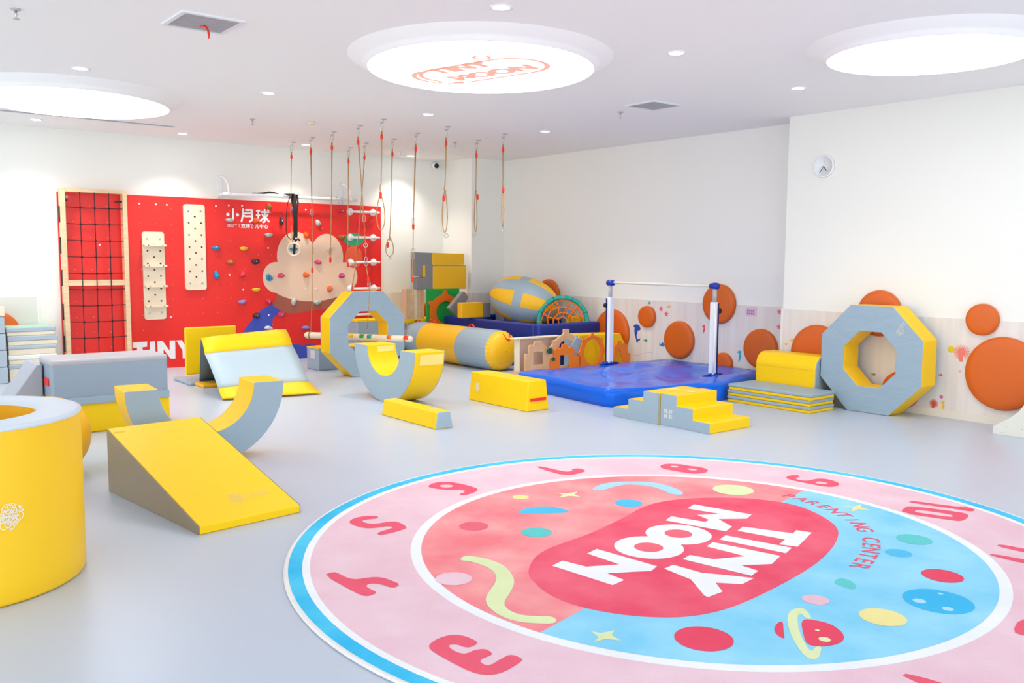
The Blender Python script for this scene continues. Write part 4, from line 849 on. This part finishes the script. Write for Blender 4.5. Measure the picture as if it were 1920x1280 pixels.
# ------------------------------------------------------------------ big barrel
br = thing('foam_barrel', 'big hollow yellow foam barrel with a pale grey rim, cut by the left edge', 'foam barrel', (.519, 4.722, 0))
bc = (.519, 4.722, 0)
V, F = [], []; n = 96
def ringpts(r, z, wob=0): return [(bc[0] + (r + wob * math.sin(9 * 2 * PI * i / n) * .5 + wob * math.sin(23 * 2 * PI * i / n) * .5) * math.cos(2 * PI * i / n), bc[1] + (r + wob * math.sin(9 * 2 * PI * i / n) * .5) * math.sin(2 * PI * i / n), z) for i in range(n)]
def stackrings(rs):
    V, F = [], []
    for r, z, w in rs: V += ringpts(r, z, w)
    for j in range(len(rs) - 1): F += [(j * n + i, j * n + (i + 1) % n, (j + 1) * n + (i + 1) % n, (j + 1) * n + i) for i in range(n)]
    return V, F
obj('cover', stackrings([(.33, .002, 0), (.50, .0, 0), (.512, .006, 0), (.518, .02, 0), (.519, .1, .001), (.52, .4, .002), (.519, .6, .003), (.517, .7, .003), (.518, .765, 0)]), mat('barrel_yellow_vinyl', (254, 202, 14), .45, bump=.2, bscale=4), br, smooth=True)
obj('inner_lining', stackrings([(.33, .002, 0), (.33, .4, 0), (.335, .765, 0)]), YDK, br, smooth=True)
obj('rim', stackrings([(.519, .758, 0), (.524, .766, 0), (.520, .776, 0), (.50, .781, 0), (.42, .783, 0), (.35, .780, 0), (.333, .774, 0), (.331, .76, 0)]), mat('pale_grey_vinyl', (214, 224, 234), .45, bump=.2), br, smooth=True)
# flower embroidery facing the room
a = math.atan2(3.93 - 4.722, .60 - .519); a = -1.33
pc = Vector((bc[0] + .523 * math.cos(a), bc[1] + .523 * math.sin(a), .39)); tx = Vector((-math.sin(a), math.cos(a), 0))
obj('logo_print', flower(pc, tx, (0, 0, 1), 1.1, 8), PRINT, br)
pd = Vector((math.cos(a), math.sin(a), 0)) * .004
obj('character_print', bars(pc - tx * .13 + pd + Vector((0, 0, -.03)), tx, (0, 0, 1), 2, 2, .028, .03), PRINT, br)

# yellow bolster behind the barrel
t = thing('round_bolster', 'round-ended yellow bolster lying behind the big barrel', 'bolster', (.9, 6.62, 0))
prof = [(.002, 1.53)] + [(.272 * math.sin(a_), 1.26 + .27 * math.cos(a_)) for a_ in [PI / 2 * k / 8 for k in range(1, 9)]] + [(.272, .1), (.26, .03), (.002, .02)]
obj('cover', lathe((0, 6.62, .273), prof, 40, 'x'), mat('bolster_yellow_vinyl', (252, 196, 40), .5), t, smooth=True)

# ------------------------------------------------------------------ grey block on yellow base
t = thing('foam_block', 'long yellow foam block under the grey one on the left', 'foam block', (2.05, 8.25, 0))
obj('cover', box(1.56, 2.525, 8.04, 8.5, 0, .285), YEL, t, bevel=.014)
t = thing('foam_block', 'long grey foam block resting on the yellow one, red tab on its end', 'foam block', (2.04, 8.26, .287))
obj('cover', box(1.575, 2.515, 8.03, 8.5, .287, .632), mat('bench_grey_vinyl', (150, 165, 182), .45, bump=.2), t, bevel=.03, seg=3)
obj('lid_band', box(1.572, 2.512, 8.026, 8.504, .575, .634), mat('warm_grey_vinyl', (178, 178, 184), .45, bump=.15), t, bevel=.02)
obj('flap', box(1.70, 2.518, 8.018, 8.03, .25, .315), GRY, t, bevel=.004)
obj('pull_tab', box(1.566, 1.574, 8.13, 8.27, .41, .475), REDT, t)
t = thing('foam_wedge', 'grey foam wedge sloping down behind the left end of the grey block', 'foam wedge', (1.5, 8.7, 0))
obj('cover', prism([(1.25, 0), (1.56, 0), (1.56, .58), (1.52, .58), (1.25, .20)], 8.30, 8.75, 'y'), mat('wedge_grey_vinyl', (172, 176, 188), .5), t, bevel=.008)
t.location.y += 0

# ------------------------------------------------------------------ tent-shaped folding mat
tm = thing('folding_mat', 'grey and yellow folding mat standing like a tent', 'folding mat', (3.95, 9.6, 0))
def sheet(top, bot, th, n=8, m=10, sag=0.0, nrm=None):
    """soft padded panel between two edges; top and bot are (left, right) points"""
    V, F = [], []
    tl, tr, bl_, br_ = [Vector(p) for p in (top[0], top[1], bot[0], bot[1])]
    N = (tr - tl).cross(bl_ - tl).normalized()
    if nrm is not None and N.dot(Vector(nrm)) < 0: N = -N
    for side in (0, 1):
        for j in range(m + 1):
            s = j / m
            for i in range(n + 1):
                u = i / n; p = (tl.lerp(tr, u)).lerp(bl_.lerp(br_, u), s)
                e = min(1, 6 * min(u, 1 - u) + .25, 6 * min(s, 1 - s) + .4)
                p = p + N * (sag * math.sin(PI * s) + (th * e if side == 0 else 0)); V.append(tuple(p))
    w = n + 1; K = w * (m + 1)
    for j in range(m):
        for i in range(n):
            q = j * w + i; F += [(q, q + 1, q + 1 + w, q + w), (K + q, K + q + w, K + q + 1 + w, K + q + 1)]
    for i in range(n): F += [(i, K + i, K + i + 1, i + 1), (m * w + i, m * w + i + 1, K + m * w + i + 1, K + m * w + i)]
    for j in range(m): F += [(j * w, j * w + w, K + j * w + w, K + j * w), (j * w + n, K + j * w + n, K + j * w + n + w, j * w + n + w)]
    return V, F
TG_ = mat('light_grey_vinyl', (182, 202, 214), .45, bump=.3, bscale=5)
up = (-.3, -.9, .4)
rl, rr_ = Vector((3.44, 9.82, .585)), Vector((4.45, 9.84, .64))
ml, mr_ = Vector((3.385, 9.56, .44)), Vector((4.42, 9.6, .47))
dl, dr_ = Vector((3.40, 9.22, .10)), Vector((4.40, 9.14, .10))
el, er = Vector((3.37, 9.02, .02)), Vector((4.378, 8.79, .02))
obj('yellow_top_panel', sheet((rl, rr_), (ml, mr_), .035, nrm=up, sag=.02), YEL, tm, smooth=True)
obj('grey_front_panel', sheet((ml, mr_), (dl, dr_), .035, nrm=up, sag=.015), TG_, tm, smooth=True)
obj('yellow_foot_flap', sheet((dl, dr_), (el, er), .03, nrm=(0, 0, 1), sag=-.01), YEL, tm, smooth=True)
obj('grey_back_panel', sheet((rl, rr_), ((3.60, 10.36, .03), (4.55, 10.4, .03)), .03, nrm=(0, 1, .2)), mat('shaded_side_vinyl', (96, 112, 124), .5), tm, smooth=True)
obj('yellow_rear_panel', box(3.50, 4.12, 10.52, 10.56, .10, .66), YEL, tm, bevel=.015)
obj('grey_floor_panel', box(3.47, 4.2, 10.30, 10.9, .0, .04), GRY, tm, bevel=.012)
obj('yellow_floor_panel', box(3.52, 4.3, 10.02, 10.29, .0, .04), YDK, tm, bevel=.012)

# ------------------------------------------------------------------ stack of thick mats at the left edge
z = 0
lay = [(.13, WOODL, 1.87, 2.36), (.05, 0, 1.86, 2.36)]
mc, mg, mw = mat('cream_vinyl', (240, 228, 200), .5), mat('mat_grey_vinyl', (176, 190, 202), .5), mat('white_vinyl', (240, 240, 236), .5)
rows = [('bottom cream and grey mat of the tall stack at the left edge', 0, .155, .205, mg), ('second mat from the bottom of the tall left stack, with a white top', .206, .26, .315, mw), ('third mat from the bottom of the tall left stack, grey over cream', .316, .385, .43, mg), ('fourth mat from the bottom of the tall left stack, grey over cream', .431, .485, .545, mg)]
for i, (l, z0, zm, z1, c) in enumerate(rows):
    dx = [0, .005, .0, .025][i]
    t = thing('thick_mat', l, 'mat', (2.1, 12.0, z0), 0, 'thick mats stacked at the left edge')
    obj('lower_panel', box(1.875, 2.375 + dx, 11.82, 12.15, z0, zm), mc, t, bevel=.006)
    obj('upper_panel', box(1.868, 2.385 + dx, 11.81, 12.155, zm, z1), c, t, bevel=.01)
t = thing('thick_mat', 'topmost mat of the tall left stack, grey with a mint green top', 'mat', (2.1, 12.0, .546), 0, 'thick mats stacked at the left edge')
obj('lower_panel', box(1.865, 2.375, 11.82, 12.15, .546, .59), mc, t, bevel=.006)
obj('upper_panel', box(1.855, 2.385, 11.81, 12.155, .59, .645), mg, t, bevel=.01)
obj('top_panel', box(1.87, 2.35, 11.83, 12.14, .645, .652), LGRN, t)
for i in range(4):
    t = thing('grey_cube', ['lowest grey cube at the far left edge', 'second grey cube up at the far left edge', 'third grey cube up at the far left edge', 'top grey cube at the far left edge'][i], 'foam block', (1.7, 11.9, .195 * i), 0, 'grey cubes stacked at the left edge')
    obj('cover', box(1.5, 1.845 - .004 * i, 11.72, 12.05, .196 * i, .196 * i + .193), mg, t, bevel=.012)
t = thing('cream_block', 'cream block lying on the grey cubes at the far left edge', 'foam block', (1.7, 11.9, .79))
obj('cover', box(1.5, 1.84, 11.72, 12.05, .786, .90), mc, t, bevel=.01)

# ------------------------------------------------------------------ board end at the right edge
t = thing('wooden_slide_end', 'low cream wooden board end with screw holes at the right edge', 'board', (8.07, 3.0, 0))
pr_ = [(3.35, 0), (3.35, .066), (3.30, .10), (3.22, .155), (3.15, .22), (3.10, .30), (3.0, .40), (2.8, .46), (2.5, .48), (2.5, 0)]
cw = mat('cream_board', (228, 226, 214), .5)
obj('side_board', prism(pr_, 8.06, 8.085, 'x'), cw, t, bevel=.003)
obj('side_board', prism(pr_, 8.40, 8.425, 'x'), cw, t, bevel=.003)
obj('cross_board', box(8.085, 8.40, 2.5, 2.9, .38, .40), cw, t)
for y, z in ((3.273, .02), (3.24, .074), (3.113, .075)): obj('screw', lathe((8.06, y, z), [(.006, 0), (.005, -.002)], 10, 'x'), METG, t)

# ------------------------------------------------------------------ the round rug
RX, RY, RZ = 3.613, 2.997, .014
POLY = [('w',[(339,-53),(427,-24),(542,-268),(607,-245),(637,-323),(363,-415),(322,-333),(416,-303)]),('w',[(138,-89),(222,-64),(326,-406),(228,-438)]),('w',[(-8,-122),(74,-96),(170,-445),(33,-490),(-102,-409),(-99,-508),(-181,-528),(-259,-175),(-182,-156),(-136,-270),(25,-340)]),('w',[(-435,-210),(-359,-201),(-336,-357),(-241,-488),(-199,-555),(-307,-569),(-388,-482),(-453,-573),(-555,-574),(-554,-552),(-446,-386)]),('w',[(460,404),(563,439),(662,91),(570,57),(434,152),(378,13),(279,-20),(172,320),(261,355),(328,164),(378,172),(403,280),(527,204)]),('w',[(-577,177),(-489,199),(-437,-167),(-508,-195),(-698,-87),(-698,-201),(-787,-213),(-836,150),(-747,173),(-714,39),(-564,-36)]),('n',[(-1805,-237),(-1778,-215),(-1732,-199),(-1683,-199),(-1647,-227),(-1634,-268),(-1632,-329),(-1682,-344),(-1700,-326),(-1708,-288),(-1728,-273),(-1744,-285),(-1750,-322),(-1743,-362),(-1724,-377),(-1683,-370),(-1650,-383),(-1643,-405),(-1650,-442),(-1680,-446),(-1711,-448),(-1726,-464),(-1728,-494),(-1716,-510),(-1641,-489),(-1605,-483),(-1590,-502),(-1587,-547),(-1625,-561),(-1700,-580),(-1744,-577),(-1778,-553),(-1801,-508),(-1812,-403),(-1818,-284)]),('n',[(-1769,711),(-1712,721),(-1703,688),(-1699,600),(-1673,563),(-1607,550),(-1574,525),(-1558,481),(-1546,384),(-1600,366),(-1618,449),(-1646,481),(-1676,474),(-1687,443),(-1678,363),(-1728,349),(-1750,366),(-1758,420)]),('n',[(-1269,1395),(-1212,1437),(-1136,1437),(-1082,1386),(-1110,1349),(-1174,1370),(-1203,1363),(-1208,1320),(-1189,1278),(-1149,1261),(-1088,1257),(-1049,1227),(-1060,1111),(-1095,1080),(-1252,1063),(-1257,1117),(-1131,1143),(-1123,1168),(-1151,1194),(-1220,1202),(-1262,1235),(-1283,1328)]),('n',[(-484,1784),(-404,1831),(-315,1802),(-271,1685),(-259,1551),(-288,1494),(-355,1462),(-431,1450),(-444,1495),(-370,1515),(-352,1573),(-417,1610),(-468,1668),(-494,1742)]),('p',[(-418,1747),(-382,1750),(-342,1707),(-359,1671),(-393,1666),(-431,1700)]),('n',[(420,1766),(466,1760),(491,1559),(509,1517),(568,1522),(574,1568),(649,1548),(631,1459),(543,1434),(455,1438),(417,1495),(410,1549)]),('n',[(1153,1248),(1242,1272),(1318,1200),(1325,1133),(1366,1042),(1345,955),(1250,912),(1167,947),(1143,1014),(1122,1102),(1111,1183)]),('p',[(1204,1202),(1246,1193),(1252,1143),(1201,1144)]),('p',[(1230,1071),(1277,1065),(1284,1001),(1234,1003)]),('n',[(1573,485),(1643,511),(1707,501),(1710,461),(1673,442),(1625,446),(1598,397),(1633,348),(1711,348),(1768,323),(1780,259),(1741,176),(1663,148),(1605,162),(1578,213),(1569,307),(1560,403)]),('p',[(1627,294),(1678,291),(1685,241),(1667,219),(1633,228),(1616,267)]),('n',[(1655,-335),(1690,-335),(1716,-345),(1790,-560),(1835,-590),(1830,-660),(1780,-676),(1750,-660),(1745,-600)]),('n',[(1396,-423),(1544,-377),(1591,-394),(1694,-634),(1684,-689),(1602,-718),(1515,-724),(1490,-698)]),('p',[(1492,-462),(1540,-453),(1600,-631),(1570,-649),(1544,-650),(1476,-474)]),('n',[(1203,-1045),(1254,-1044),(1274,-1154),(1289,-1250),(1225,-1268),(1213,-1178)]),('n',[(1023,-1084),(1063,-1091),(1096,-1224),(1128,-1334),(1065,-1357),(1033,-1249)]),('n',[(123,-1564),(281,-1526),(331,-1578),(313,-1651),(150,-1711),(121,-1608)]),('n',[(-605,-1483),(-557,-1482),(-517,-1723),(-599,-1727)]),('l',[(295,1068),(427,1123),(522,1127),(648,1071),(759,973),(778,869),(765,741),(694,616),(625,668),(666,786),(679,899),(599,1024),(501,1035),(398,1021),(350,1008)]),('b',[(-426,933),(-348,984),(-250,993),(-165,949),(-130,848),(-148,760),(-308,853)]),('y',[(-1150,487),(-1087,533),(-1043,470),(-1016,377),(-1022,277),(-1075,151),(-1134,71),(-1225,-8),(-1301,-63),(-1341,-127),(-1341,-206),(-1309,-256),(-1228,-319),(-1276,-381),(-1338,-329),(-1391,-268),(-1411,-177),(-1393,-73),(-1346,14),(-1265,82),(-1186,142),(-1123,220),(-1098,301),(-1102,390),(-1118,448)]),('y',[(-1216,-520),(-1196,-558),(-1132,-569),(-1176,-596),(-1184,-656),(-1219,-608),(-1276,-600),(-1230,-577)]),('Y',[(1264,-127),(1289,-183),(1379,-188),(1314,-218),(1307,-291),(1261,-230),(1184,-238),(1265,-197)]),('y',[(73,1148),(110,1096),(198,1082),(141,1049),(127,979),(89,1036),(14,1053),(77,1086)]),('r',[(-440,-963),(-401,-1010),(-386,-1072),(-421,-1141),(-464,-1177),(-512,-1196),(-574,-1188),(-622,-1160),(-639,-1120),(-569,-1061)]),('r',[(-513,-929),(-554,-929),(-615,-955),(-655,-994),(-669,-1046),(-600,-991)]),('y',[(-471,-918),(-395,-886),(-341,-888),(-333,-921),(-404,-996),(-421,-978),(-387,-932),(-418,-934),(-504,-993),(-578,-1054),(-654,-1130),(-683,-1172),(-625,-1153),(-607,-1167),(-663,-1198),(-716,-1220),(-746,-1206),(-726,-1160),(-660,-1082),(-567,-992)]),('t',[(43,-808),(137,-801),(129,-874),(46,-932),(26,-887)])]
CIRC = [('Y',-174,1203,52),('b',266,700,83),('n2',-761,896,81),('t',-555,600,84),('p',-1314,297,85),('y',1033,506,130),('r',-912,-841,115),('t',968,-726,89),('b',688,-789,64),('r',537,-1084,92),('B',208,-1223,144),('s',143,-1172,27),('s',301,-1188,12),('s',152,-1292,23),('Y',-153,-1165,94),('p',-205,-883,58),('y',-542,-1139,23),('y',-488,-1072,9),('w',34,105,177),('r2',39,110,74),('w',-256,53,179),('r2',-259,52,75)]
CAPS = [(228,577),(392,606),(569,579),(731,504),(873,396),(982,264),(1048,105),(1031,-37),(946,-217),(845,-345),(746,-420),(569,-507),(401,-568),(216,-620),(-7,-662),(-277,-696),(-505,-713),(-650,-705),(-771,-674),(-878,-613),(-986,-500),(-1066,-357),(-1099,-213),(-1085,-71),(-1043,45),(-1017,107),(-971,169),(-890,244),(-794,314),(-660,364),(-431,390),(-252,425),(78,522)]
rc_ = {'w': (246, 248, 252), 'n': (240, 100, 122), 'p': (240, 208, 218), 'r': (238, 84, 110), 'r2': (246, 116, 132), 'l': (172, 220, 245), 'b': (92, 198, 240), 'B': (70, 190, 240), 'y': (230, 240, 188), 'Y': (246, 234, 160), 't': (105, 208, 208), 'n2': (240, 112, 130), 's': (180, 228, 246), 'c': (243, 132, 140), 'k': (160, 222, 246), 'o': (92, 206, 242), 'e': (238, 236, 234), 'R': (243, 112, 132)}
c2_ = {'c': (250, 172, 172), 'k': (132, 208, 240), 'o': (60, 186, 234), 'p': (234, 194, 206), 'R': (236, 84, 110), 'r': (232, 76, 100)}
keys = list(rc_); rm = [mat('rug_' + {'w': 'white', 'n': 'numeral_red', 'p': 'pale_pink', 'r': 'red', 'r2': 'inner_red', 'l': 'light_blue', 'b': 'blue', 'B': 'planet_blue', 'y': 'pale_lime', 'Y': 'pale_yellow', 't': 'teal', 'n2': 'faint_red', 's': 'pale_blue', 'c': 'coral', 'k': 'sky_blue', 'o': 'border_blue', 'e': 'edge_cream', 'R': 'capsule_red'}[q], rc_[q], .95, var=.07, vscale=2.6, c2=c2_.get(q), bump=.25, bscale=120, spec=.1) for q in keys]
ix = {q: i for i, q in enumerate(keys)}; G = []
def lay_(k, poly, lv, dx=0, dy=0): G.append(slot(flat([(RX + dx + a, RY + dy + b) for a, b in poly], RZ + .00015 * lv), ix[k]))
N = 128
def chaikin(P, n=1):
    for _ in range(n):
        Q = []
        for i in range(len(P)):
            a, b = P[i], P[(i + 1) % len(P)]
            Q += [(a[0] * .75 + b[0] * .25, a[1] * .75 + b[1] * .25), (a[0] * .25 + b[0] * .75, a[1] * .25 + b[1] * .75)]
        P = Q
    return P
G.append(slot(lathe((RX, RY, 0), [(2.08, .0), (2.088, .006), (2.08, .0135), (2.06, RZ)], N), ix['e']))
lay_('o', circ(0, 0, 2.066, N), 1)
lay_('w', circ(0, 0, 1.998, N), 2, -.004, -.004)
lay_('p', circ(0, 0, 1.962, N), 3, -.006, -.008)
lay_('w', circ(0, 0, 1.476, N), 4, -.012, -.03)
# inner field: coral, and sky blue below the straight dividing line
cx_, cy_, ri_ = -.012, -.03, 1.422
lay_('c', circ(cx_, cy_, ri_, N), 5)
a0, a1 = Vector((-1.427, -.412)), Vector((1.375, .219)); dd = (a1 - a0).normalized()
w_ = Vector((cx_, cy_)) - a0; tt_ = w_.dot(dd); perp = w_ - dd * tt_; hh = math.sqrt(ri_ ** 2 - perp.length ** 2)
s0, s1 = a0 + dd * (tt_ - hh), a0 + dd * (tt_ + hh)
b0, b1 = math.atan2(s0.y - cy_, s0.x - cx_), math.atan2(s1.y - cy_, s1.x - cx_)
if b0 > b1: b0 -= 2 * PI
lay_('k', [(cx_ + ri_ * math.cos(b0 + (b1 - b0) * i / 64), cy_ + ri_ * math.sin(b0 + (b1 - b0) * i / 64)) for i in range(65)], 6)
lay_('R', chaikin([(a / 1000, b / 1000) for a, b in CAPS], 3), 7)
for q_, (k, p) in enumerate(POLY): lay_(k, chaikin([(a / 1000, b / 1000) for a, b in p], 0 if k == 'w' or (k in ('y', 'Y') and len(p) < 9) else (1 if k in ('n', 'p') else 2)), (11 if k in ('p', 'y', 'Y') else 9) + .03 * q_)
lv = 11
for k, x, y, r in CIRC: lay_(k, circ(x / 1000, y / 1000, r / 1000, 32), {'s': 14, 'r2': 14, 'y': 13}.get(k, 12) + (.5 if x < 0 else 0))
rug = thing('round_rug', 'large round pink and blue rug with clock numbers and big white lettering', 'rug', (RX, RY, 0))
obj('pile', join(*G), rm, rug)
# curved lettering round the right end of the capsule
arc = [(1145, 192), (1128, 60), (1090, -90), (1040, -210), (908, -457), (784, -541), (584, -650), (359, -722), (301, -735)]
S_ = 'PARENTING CENTER'; pts = [Vector((1.150, .235)), Vector((1.150, .13)), Vector((1.13, 0.0)), Vector((1.09, -.13)), Vector((1.03, -.255)), Vector((.95, -.375)), Vector((.85, -.48)), Vector((.73, -.57)), Vector((.59, -.645)), Vector((.44, -.70)), Vector((.29, -.745))]
def along(s):
    Ls = [(pts[i + 1] - pts[i]).length for i in range(len(pts) - 1)]; s *= sum(Ls)
    for i, l in enumerate(Ls):
        if s <= l or i == len(Ls) - 1: return pts[i].lerp(pts[i + 1], s / l), (pts[i + 1] - pts[i]).normalized()
        s -= l
g = []
for i, ch in enumerate(S_):
    if ch == ' ': continue
    p, d_ = along((i + .4) / len(S_)); n2 = Vector((-d_.y, d_.x))
    if n2.dot(p) < 0: n2 = -n2
    g.append(text_geo(ch, .125, (RX + p.x + n2.x * .0, RY + p.y + n2.y * .0, RZ + .0021), (d_.x, d_.y, 0), (n2.x, n2.y, 0), 'CENTER', .0015))
obj('lettering', join(*g[:9]), rm[ix['n']], rug); obj('lettering', join(*g[9:]), rm[ix['n']], rug)
